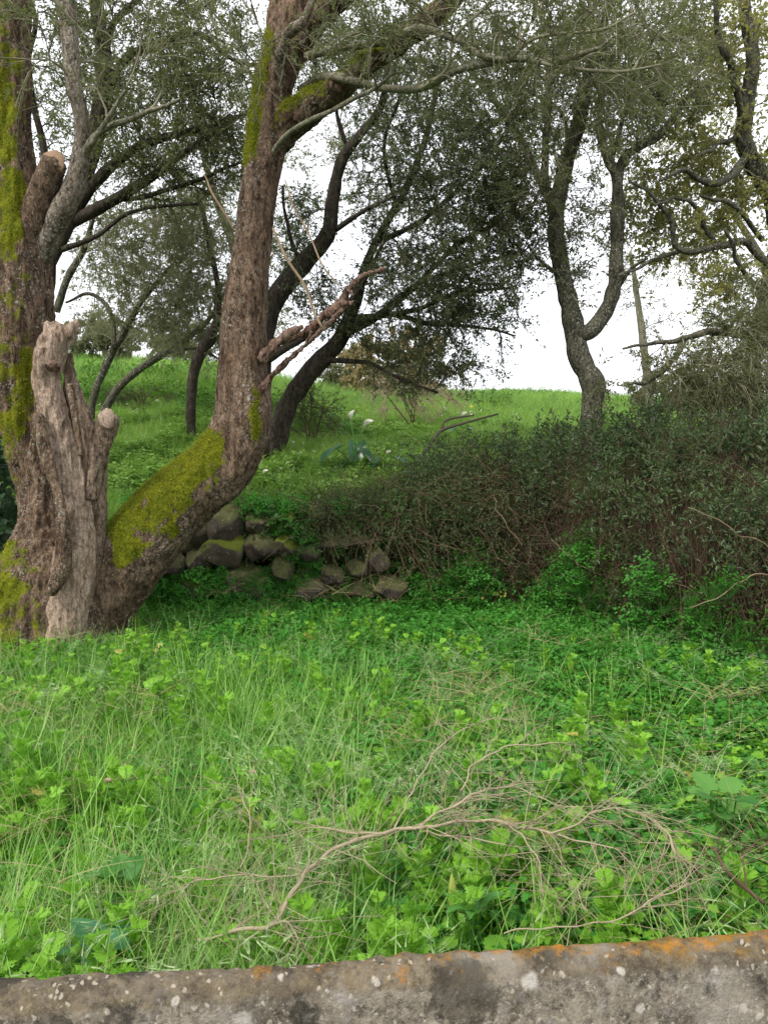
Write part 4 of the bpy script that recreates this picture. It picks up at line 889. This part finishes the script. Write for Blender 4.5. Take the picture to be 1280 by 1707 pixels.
mb = MB(); n = 9000; A, s = hedge_pts(n, .14, 1, -.38, .6, .02, 1.0); d = norm(rng.normal(size=(n, 3)) + np.array([0, -.2, .3])); u = np.linspace(0, 1, 5)[None, :, None]; tl = rng.uniform(.12, .45, n)[:, None, None]
Pt = A[:, None] + d[:, None] * tl * u + rng.normal(size=(n, 1, 3)) * .1 * u ** 2 + rng.normal(size=(n, 5, 3)) * .006
batch_tubes(mb, Pt, rng.uniform(.0009, .0022, n)[:, None] * np.linspace(1, .5, 5), 3); link('twigs', mb.mesh('twigs'), M_BROWN, HG, 'stuff')
lb = MB(); n = 9000; A, s = hedge_pts(n, .05, 1, -.36, .75, .20, 1.03, .66); dens = np.array([noise.noise(Vector(a * 2.6)) for a in A]); k = dens > -.12; A = A[k]; n = len(A)
nl = rng.poisson(11, n); ti = np.repeat(np.arange(n), nl); sd = norm(rng.normal(size=(n, 3)) + np.array([0, -.1, .7])); M_ = len(ti); uu = rng.random((M_, 1))
LP = A[ti] + sd[ti] * uu * .2 + rng.normal(size=(M_, 3)) * .012
sz = rng.uniform(.6, 1.25, M_); batch_leaves(lb, LP, sd[ti] * .7 + rng.normal(size=(M_, 3)) * .7, .040 * sz, .015 * sz, shape=1); link('foliage', lb.mesh('foliage', False), M_HEDGE, HG, 'stuff')
# loose shoots standing out of the top, and bare arching canes in front
mb = MB(); lb = MB(); n = 330; A, s = hedge_pts(n, .2, 1, 0, .6, .88, 1.0); d = norm(rng.normal(size=(n, 3)) * .45 + np.array([0, 0, 1])); u = np.linspace(0, 1, 5)[None, :, None]
tl = (rng.uniform(.1, .40, n) * np.interp(s, [.2, .6, 1], [.8, 1, 1.7]))[:, None, None]; Pt = A[:, None] + d[:, None] * tl * u + rng.normal(size=(n, 1, 3)) * .07 * u ** 2; batch_tubes(mb, Pt, np.broadcast_to(np.linspace(.002, .001, 5), (n, 5)), 3)
ti = np.repeat(np.arange(n), 15); uu = rng.random((len(ti), 1)); LP = A[ti] + d[ti] * tl[ti, 0] * uu; batch_leaves(lb, LP, d[ti] + rng.normal(size=LP.shape) * .7, .045, .015, shape=1)
link('shoots', mb.mesh('shoots'), M_BROWN, HG, 'stuff'); link('shoot_leaves', lb.mesh('shoot_leaves', False), M_HEDGE, HG, 'stuff')
for pts, D in (([(920, 900, 3), (975, 945, 4), (1040, 975, 3)], 6.0), ([(820, 830, 4), (840, 870, 4), (870, 910, 3)], 6.3), ([(1280, 960, 5), (1240, 965, 5), (1190, 1000, 4), (1150, 1010, 3)], 4.9), ([(1280, 912, 5), (1230, 890, 5), (1180, 860, 4), (1150, 850, 3)], 5.0), ([(1100, 970, 3), (1140, 975, 3), (1195, 1010, 3)], 5.3)):
    P, w = traced(pts, D); P = P + np.array([noise.noise_vector(Vector(p * 9)) for p in P]) * .03; w = w * .4; mb = MB(); mb.tube(P, w, 5, .1); link('cane', mb.mesh('cane'), M_DRY, HG)

BR = empty('bramble_thicket', (.3, 6.8, 1.1), 'brownish bramble and creeper tangle hanging over the right end of the stone wall', 'thicket')
mb = MB(); n = 3000; Xb = rng.uniform(-.62, 1.15, n); Yb = yw(Xb) + rng.uniform(-.34, .5, n); tp = 1.22 + .30 * np.clip((Xb + .4) / 1.1, 0, 1) + .1 * nzf(Xb, Yb, 3, 5)
Zb = tp - np.where(Yb < yw(Xb) + .1, rng.random(n) ** .9 * np.interp(Xb, [-.6, -.3, .1, .35, .7], [.16, .22, .36, .8, .95]), rng.random(n) * .15)
A = np.c_[Xb, Yb, Zb]; d = norm(rng.normal(size=(n, 3)) * [1, .6, .5] + np.array([.1, -.3, -.2])); u = np.linspace(0, 1, 6)[None, :, None]; tl = rng.uniform(.15, .5, n)[:, None, None]
Pt = A[:, None] + d[:, None] * tl * u + (rng.normal(size=(n, 1, 3)) * .12 + np.array([0, 0, -.1])) * u ** 2 + rng.normal(size=(n, 6, 3)) * .006
batch_tubes(mb, Pt, rng.uniform(.001, .0026, n)[:, None] * np.linspace(1, .5, 6), 3); link('stems', mb.mesh('stems'), twig_mat('bramble_stems', (.07, .045, .028), (.30, .21, .13)), BR, 'stuff')
lb = MB(); ti = np.repeat(np.arange(n), 13); uu = rng.random((len(ti), 1)); LP = A[ti] + d[ti] * tl[ti, 0] * uu + rng.normal(size=(len(ti), 3)) * .02
batch_leaves(lb, LP, rng.normal(size=LP.shape), .032 * rng.uniform(.6, 1.2, len(ti)), .018, shape=1); link('foliage', lb.mesh('foliage', False), M_BRAM, BR, 'stuff')

# creeper over the stones
n = 1500; xa = rng.uniform(-2.2, .3, n); z = rng.uniform(.35, 1.25, n); keep = nzf(xa, z, 2.3, 12) + .62 * (xa > -.8) + .5 * (z < .62) + .4 * (z > 1.12) > .15; P = np.c_[xa, yw(xa) - .28 + .1 * rng.random(n), z][keep]
P = P[(P[:, 0] < -.62) | (P[:, 2] < .60) | (rng.random(len(P)) < .10)]; P = P[(P[:, 0] > -.95) | (P[:, 2] < .66) | (P[:, 2] > 1.18)]
scatter('wall_creeper', P, C_SMYR, 4, rng.uniform(.35, .6, len(P)), .6, up=np.array([.9, 0]), label='green creeper and herbs growing up over the stone wall', cat='creeper')
n = 700; xa = rng.uniform(-2.4, .6, n); ya = yw(xa) + rng.uniform(-.12, .35, n); P = np.c_[xa, ya, 1.08 + .06 * rng.random(n)]
scatter('wall_top_grass', P, C_BANK, 4, rng.uniform(.6, 1.0, n), .5, label='short grass overhanging the top edge of the stone wall', cat='grass')
n = 420; xa = rng.uniform(-1.2, .5, n); ya = yw(xa) + rng.uniform(-.15, .1, n); scatter('wall_top_brambles', np.c_[xa, ya - .1, rng.uniform(.85, 1.2, n)], C_BRAM, 3, rng.uniform(.7, 1.2, n), .8, label='small brown green weeds hanging from the top of the stone wall', cat='weeds')
n = 420; xa = rng.uniform(-4.0, -2.85, n); IV = np.c_[xa, 6.1 + .3 * rng.random(n), rng.uniform(.3, 1.75, n)]
scatter('ivy_bush', IV, C_IVY, 3, rng.uniform(.8, 1.3, n), .9, up=np.array([.6, 0]), label='dark ivy bush at the left edge behind the tree', cat='ivy')
# undergrowth at the hedge foot: mixed dark creepers
A, s = hedge_pts(1500, .02, 1, -.46, -.1, 0, .62); k = nzf(A[:, 0], A[:, 1], 2.2, 60) > (A[:, 2] - .55) * 1.1; A = A[k]; s = s[k]; scatter('hedge_foot_creepers', A, C_SMYR, 4, rng.uniform(.5, .9, len(A)), .4, label='dark green creepers climbing into the foot of the hedge', cat='creeper')

# shrubs on the bank
def shrub(name, px, py0, D, w, h, label, lm, n=60, lv=8, tm=None, per=3, L=.03):
    b = base_at(px, D); t = Tree(name, b, label, 'shrub')
    for _ in range(5):
        q = b + np.array([rng.normal() * w * .4, rng.normal() * w * .3, h * rng.uniform(.5, .9)]); u_ = np.linspace(0, 1, 6)[:, None]; Pp = b + np.array([rng.normal() * .05, rng.normal() * .05, 0]) * (1 - u_) + (q - b) * u_
        t.nodes(Pp, np.linspace(.012, .004, 6)); mb = MB(); mb.tube(Pp, np.linspace(.012, .004, 6), 5, .5); link('stem', mb.mesh('stem'), M_BROWN, t.e)
    c = b + np.array([0, 0, h * .55]); ppx, ppy = project(c); s = F / D
    t.grow([(ppx, ppy, D, w * s, h * .55 * s, w * .7, n)]); t.foliate(tm or M_TWIG, lm, per=per, lv=lv, L=L, Wd=L * .4, tl=(.08, .22)); return t
shrub('dark_shrub', 520, 700, 9.4, .42, .75, 'dark small leaved shrub right of the leaning dark tree', M_LEAF, 80)
shrub('dry_shrub', 232, 720, 11.0, .5, .35, 'low reddish dry shrub on the bank between the two thick trunks', M_BRAM, 50)
BS = shrub('bare_shrub', 690, 700, 11.5, .85, 1.0, 'pale bare twiggy shrub in the middle behind the white lilies', M_HAY, 150, lv=2, tm=twig_mat('bare_twigs', (.26, .21, .13), (.42, .36, .25)), per=9, L=.02)
for px_, D_, w_, h_, lab_, mt_ in ((175, 24, 1.3, 1.5, 'pale bushy shrub on the far crest close to the left trunks', M_OLIVE), (300, 27, 1.6, 1.6, 'wide hazy shrub on the far crest between the two thick trunks', M_OLIVE), (590, 24, 1.5, 1.7, 'hazy green shrub on the crest right of the leaning dark tree', M_OLIVE), (665, 19, 1.4, 1.7, 'pale scrub on the slope behind the bare twiggy shrub', M_HAY), (1150, 22, 2.0, 1.3, 'low bush on the slope seen through the right edge tree', M_OLIVE)):
    shrub('crest_shrub', px_, 650, D_, w_, h_, lab_, mt_, 120, lv=9, tm=M_TWIGP, per=9, L=.10)
for pts in ([(690, 775, 5), (715, 745, 6), (735, 718, 6), (775, 705, 4), (830, 690, 3)], [(735, 720, 4), (745, 700, 4), (790, 692, 3)]):
    P, w = traced(pts, 7.6); mb = MB(); mb.tube(P, w, 6, .5); link('bent_branch', mb.mesh('bent_branch'), M_TWIG, BR)

# ------------------------------------------------------------------ calla lilies on the bank
def lily(px, D, label, stems, leaves):
    b = base_at(px, D); e = empty('calla_lily', b, label, 'lily', 'white lilies on the bank')
    for (tx, ty, tz, lean, size) in stems:
        top = b + np.array([tx, ty, tz]); u = np.linspace(0, 1, 8)[:, None]; P = b * (1 - u) + top * u + np.array([0, 0, 0.]) ; P[:, 0] -= tx * .6 * np.sin(np.pi * u[:, 0]) * .5
        mb = MB(); mb.tube(P, np.linspace(.010, .006, 8), 7, .9); link('flower_stem', mb.mesh('flower_stem'), M_BROAD, e)
        ax = norm(np.array([lean, -.35, .75])); uu, s, n_ = frame(ax, (0, -1, .2)); a = np.linspace(0, 2 * math.pi, 19); t = np.linspace(0, 1, 7); V = []
        for tt in t:
            rr = size * (.10 + .50 * tt ** 1.6); hh = size * 1.25 * tt
            f = 1 + .45 * tt * np.cos(a); V.append(top + ax * hh + (s * np.cos(a)[:, None] + n_ * np.sin(a)[:, None]) * (rr * f)[:, None] + ax * (size * .35 * tt ** 2 * np.cos(a))[:, None])
        V = np.array(V); i = (np.arange(6) * 19)[:, None] + np.arange(18)[None]; mb = MB(); mb.add(V.reshape(-1, 3), np.stack([i, i + 1, i + 20, i + 19], -1).reshape(-1, 4)); link('spathe', mb.mesh('spathe'), M_WHITE, e)
        mb = MB(); u = np.linspace(0, 1, 5)[:, None]; mb.tube(top + ax * size * (.1 + .9 * u), np.array([.006, .007, .007, .006, .003]), 7, .5); link('spadix', mb.mesh('spadix'), M_YELLOW, e)
    for (dx, dy, dz, L, ang) in leaves:
        T = b + np.array([dx, dy, dz]); mb = MB(); P = np.array([b, b * .5 + T * .5 + np.array([0, 0, .05]), T]); mb.tube(catmull(P, 4), .006, 6, .4); link('leaf_stalk', mb.mesh('leaf_stalk'), M_BROAD, e)
        bigleaf(e, T, np.array([math.cos(ang) * .9, -.35, -.45]), L * 1.35, M_ARUM)
def bigleaf(parent, T, d, L, mat, wid=.36, heart=True, wave=.03, name='leaf'):
    d, s, n_ = frame(d); nu, nv = 11, 9; V = []
    for iu in range(nu):
        u = iu / (nu - 1); w = wid * math.sin(math.pi * (.10 + .90 * u) ** .62 if u < 1 else math.pi) ** .85 if u < 1 else 0
        w = max(w, 0)
        for iv in range(nv):
            v = iv / (nv - 1) * 2 - 1; back = (-.22 * abs(v) * (1 - u) ** 3) if heart else 0
            z = .28 * abs(v) * w - .35 * u * u + wave * math.sin(u * 14 + v * 2) * abs(v)
            V.append(T + L * ((u + back - .05) * d + v * w * s + z * n_))
    i = (np.arange(nu - 1) * nv)[:, None] + np.arange(nv - 1)[None]; mb = MB(); mb.add(np.array(V), np.stack([i, i + 1, i + nv + 1, i + nv], -1).reshape(-1, 4), rng.random()); return link(name, mb.mesh(name), mat, parent)
lily(592, 7.9, 'calla lily with two white blooms and large dark leaves, beside the leaning dark tree', [(-.04, 0, .56, -.1, .058), (.09, -.02, .49, .45, .066)], [(-.18, -.05, .26, .26, 3.0), (.06, -.1, .24, .22, .4), (.02, .05, .30, .20, 1.6), (-.08, -.1, .12, .18, 3.6)])
lily(640, 7.8, 'calla lily with one closed bud stem and drooping leaves, right of the two blooms', [(.02, 0, .22, .3, .035)], [(.16, -.05, .17, .20, -.1), (-.06, -.08, .16, .18, 2.4), (.05, -.1, .10, .16, .6)])
lily(768, 10.5, 'small white lily standing alone on the bright slope behind the hedge', [(0, 0, .30, .2, .06)], [(.1, -.05, .15, .16, .2), (-.1, -.05, .14, .16, 2.8)])
lily(434, 7.5, 'low white lily in the grass at the foot of the dark leaning tree', [(.03, -.02, .13, .3, .04)], [(-.08, -.05, .10, .14, 2.8), (.1, -.05, .10, .14, .2)])

# ------------------------------------------------------------------ single broad plants in the foreground
def rosette(px, py, z, label, n, L, mat, wid=.3, heart=False, el=.5, h=.10, name='broadleaf_plant'):
    c = at_z(px, py, z); b = np.array([c[0], c[1], float(height(c[0], c[1]))]); e = empty(name, b, label, 'plant')
    for k in range(n):
        a = k * 6.283 / n + rng.normal() * .25; d = np.array([math.cos(a), math.sin(a), el + rng.normal() * .12]); T = c + norm(np.array([math.cos(a), math.sin(a), 0])) * L * (.55 if mat is M_MALL else .2) + np.array([0, 0, rng.normal() * .03])
        mb = MB(); u = np.linspace(0, 1, 5)[:, None]; mb.tube(b * (1 - u) + T * u, .003, 5, .4); link('leaf_stalk', mb.mesh('leaf_stalk'), M_BROAD, e)
        if mat is M_MALL:
            mb = MB(); leaf(mb, T, d, L * rng.uniform(.8, 1.1), 'lobed', .15, .4, wscale=1.1); link('leaf', mb.mesh('leaf', False), mat, e)
        else: bigleaf(e, T, d, L * rng.uniform(.8, 1.1), mat, wid, heart)
    return e
rosette(790, 1530, .36, 'broad pale green rosette plant just behind the low wall near the middle', 7, .10, M_BROAD, .24, el=.9)
rosette(165, 1575, .42, 'plant with large round blue green leaves just behind the low wall at left', 5, .10, M_BLUE, .42, True, el=.4)
rosette(205, 1480, .38, 'clump of heart shaped dark leaves in the left foreground', 8, .10, M_BROAD, .40, True, el=.5)
rosette(1205, 1340, .44, 'plant with big pale lobed leaves at the right foreground', 7, .095, M_MALL, .40, True, el=.5)
rosette(845, 1420, .38, 'broad soft green leaves half hidden below the fallen branch', 6, .09, M_MALL, .40, True, el=.5)
# yellow-green hooded bud
e = empty('arum_bud', at_z(750, 1530, .12), 'pale yellow green hooded bud standing beside the rosette plant', 'bud'); c = at_z(752, 1490, .36); b = np.array(e.location)
mb = MB(); u = np.linspace(0, 1, 6)[:, None]; mb.tube(b * (1 - u) + (c - [0, 0, .05]) * u, .004, 6, .6); link('stem', mb.mesh('stem'), M_BROAD, e)
mb = MB(); u = np.linspace(0, 1, 10); mb.tube(c + np.c_[.004 * np.sin(u * 3), 0 * u, -.055 + .12 * u], .0135 * np.sin(np.pi * np.clip(.12 + .86 * u, 0, 1)) ** .9 + .0008, 9, .9); link('sheath', mb.mesh('sheath'), leaf_mat('bud_sheath', (.32, .42, .10), (.48, .52, .16), trans=.3), e)
for (px, py, lab) in ((420, 1288, 'small pale pinkish bloom in the grass left of the middle'), (180, 1302, 'small whitish bloom in the left foreground grass')):
    c = at_z(px, py, .42); b = np.array([c[0], c[1] + .02, .1]); e = empty('small_bloom', b, lab, 'flower'); mb = MB(); u = np.linspace(0, 1, 5)[:, None]; mb.tube(b * (1 - u) + c * u, .0018, 5, .4); link('stem', mb.mesh('stem'), M_BROAD, e)
    mb = MB()
    for k in range(9): a = k * .7; leaf(mb, c, [math.cos(a), math.sin(a), .5 + .3 * (k % 2)], .018, 'oval', .2, .4, wscale=1.6)
    link('petals', mb.mesh('petals', False), M_PINK, e)

# ------------------------------------------------------------------ fallen dry branch over the herbs
def fallen(name, label, paths, mat, sub=3, zf=.47):
    first = at_z(paths[0][0][0], paths[0][0][1], zf); e = empty(name, [first[0], first[1], zf], label, 'branch'); main = None
    tw = []
    for ip, pts in enumerate(paths):
        P = np.array([at_z(p[0], p[1], zf + p[3]) for p in pts]); w = np.array([p[2] * .58 * np.linalg.norm(q - CAM) / F / 2 for p, q in zip(pts, P)])
        Q = catmull(np.c_[P, w], 7); P, w = Q[:, :3], np.maximum(Q[:, 3], .0012); P = P + np.array([noise.noise_vector(Vector(p * 12)) for p in P]) * .016; w = w * (1 + .2 * np.array([noise.noise(Vector(p * 40)) for p in P]))
        mb = MB(); mb.tube(P, w, 8, .6); link('main_stem' if ip == 0 else 'side_branch', mb.mesh('b'), mat, e)
        T = norm(np.gradient(P, axis=0))
        for j in range(4, len(P)):
            for _ in range(rng.poisson(sub * (.25 + .5 * j / len(P)) * .55)):
                d = norm(T[j] * .8 + rng.normal(size=3) * [.8, .8, .35]); L = rng.uniform(.05, .28); tw.append((P[j], d, L, w[j]))
    O = np.array([t[0] for t in tw]); d = np.array([t[1] for t in tw]); L = np.array([t[2] for t in tw])[:, None, None]; w = np.minimum(np.array([t[3] for t in tw]) * .6, .0016)
    u = np.linspace(0, 1, 5)[None, :, None]; TP = O[:, None] + d[:, None] * L * u + rng.normal(size=(len(O), 1, 3)) * .22 * L * u ** 2 + rng.normal(size=(len(O), 5, 3)) * .003 * (u > 0)
    mb = MB(); batch_tubes(mb, TP, w[:, None] * np.linspace(1, .45, 5), 4)
    tips = TP[:, -2:]; O2 = np.repeat(TP[:, 2], 2, 0); d2 = norm(np.repeat(d, 2, 0) + rng.normal(size=(len(O2), 3)) * .5); L2 = rng.uniform(.03, .09, len(O2))[:, None, None]; u = np.linspace(0, 1, 3)[None, :, None]
    batch_tubes(mb, O2[:, None] + d2[:, None] * L2 * u, np.broadcast_to(np.array([.0009, .0007, .0005]), (len(O2), 3)), 3); link('twigs', mb.mesh('twigs'), mat, e, 'stuff')
fallen('fallen_branch', 'long dry fallen branch with bare twigs lying across the herbs behind the low wall', [
    [(330, 1565, 8, -.04), (400, 1554, 10, -.03), (452, 1545, 11, -.02), (478, 1500, 11, .0), (512, 1450, 11, .02), (570, 1412, 11, .03), (650, 1385, 11, .04), (720, 1378, 9, .04), (790, 1368, 8, .04), (850, 1375, 7, .03), (925, 1390, 6, .03)],
    [(690, 1382, 8, .04), (740, 1352, 7, .06), (800, 1318, 6, .08), (858, 1305, 4, .08)], [(655, 1385, 5, .04), (690, 1310, 4, .07), (725, 1250, 4, .09), (790, 1208, 3, .1), (840, 1200, 2, .1)],
    [(770, 1320, 5, .06), (790, 1275, 4, .09), (850, 1245, 4, .1), (940, 1240, 2, .1)], [(845, 1374, 5, .03), (880, 1405, 4, .02), (900, 1440, 3, .01), (908, 1495, 2, .0)],
    [(925, 1390, 5, .03), (955, 1372, 5, .05), (1000, 1350, 4, .06), (1060, 1355, 4, .05), (1105, 1380, 6, .03), (1128, 1422, 7, 0), (1160, 1445, 3, -.03)], [(935, 1390, 4, .03), (985, 1405, 4, .02), (1030, 1420, 3, .01), (1060, 1455, 2, 0)],
    [(512, 1450, 4, .02), (470, 1458, 4, .03), (380, 1462, 4, .03), (320, 1468, 4, .01), (285, 1500, 3, 0)], [(452, 1545, 6, -.02), (480, 1542, 6, -.02), (500, 1578, 4, -.05)], [(640, 1388, 5, .04), (600, 1390, 5, .04), (520, 1380, 3, .05), (450, 1395, 2, .06)],
    [(860, 1310, 4, .08), (900, 1330, 3, .08), (960, 1345, 2, .06)], [(400, 1450, 3, .04), (415, 1390, 3, .08), (405, 1320, 3, .12)], [(700, 1384, 4, .03), (760, 1395, 4, .02), (840, 1408, 3, .02)]], M_DRYG, 4.8)
fallen('dry_twig', 'small dry twig lying just behind the low wall, right of the rosette plant', [[(838, 1556, 4, -.06), (930, 1546, 4, -.04), (1030, 1530, 4, -.02), (1090, 1500, 4, 0), (1145, 1476, 3, .02)], [(1000, 1536, 3, -.02), (970, 1510, 3, .02), (960, 1480, 2, .04)]], M_DRYG, 2.4)
fallen('withered_stalk', 'withered brown stalk with curled leaves at the lower right edge', [[(1280, 1505, 9, -.06), (1245, 1478, 10, -.02), (1205, 1450, 8, .02), (1180, 1410, 5, .05)], [(1245, 1478, 5, -.02), (1240, 1430, 4, .04), (1260, 1400, 3, .06)]], M_BROWN, 2.5)
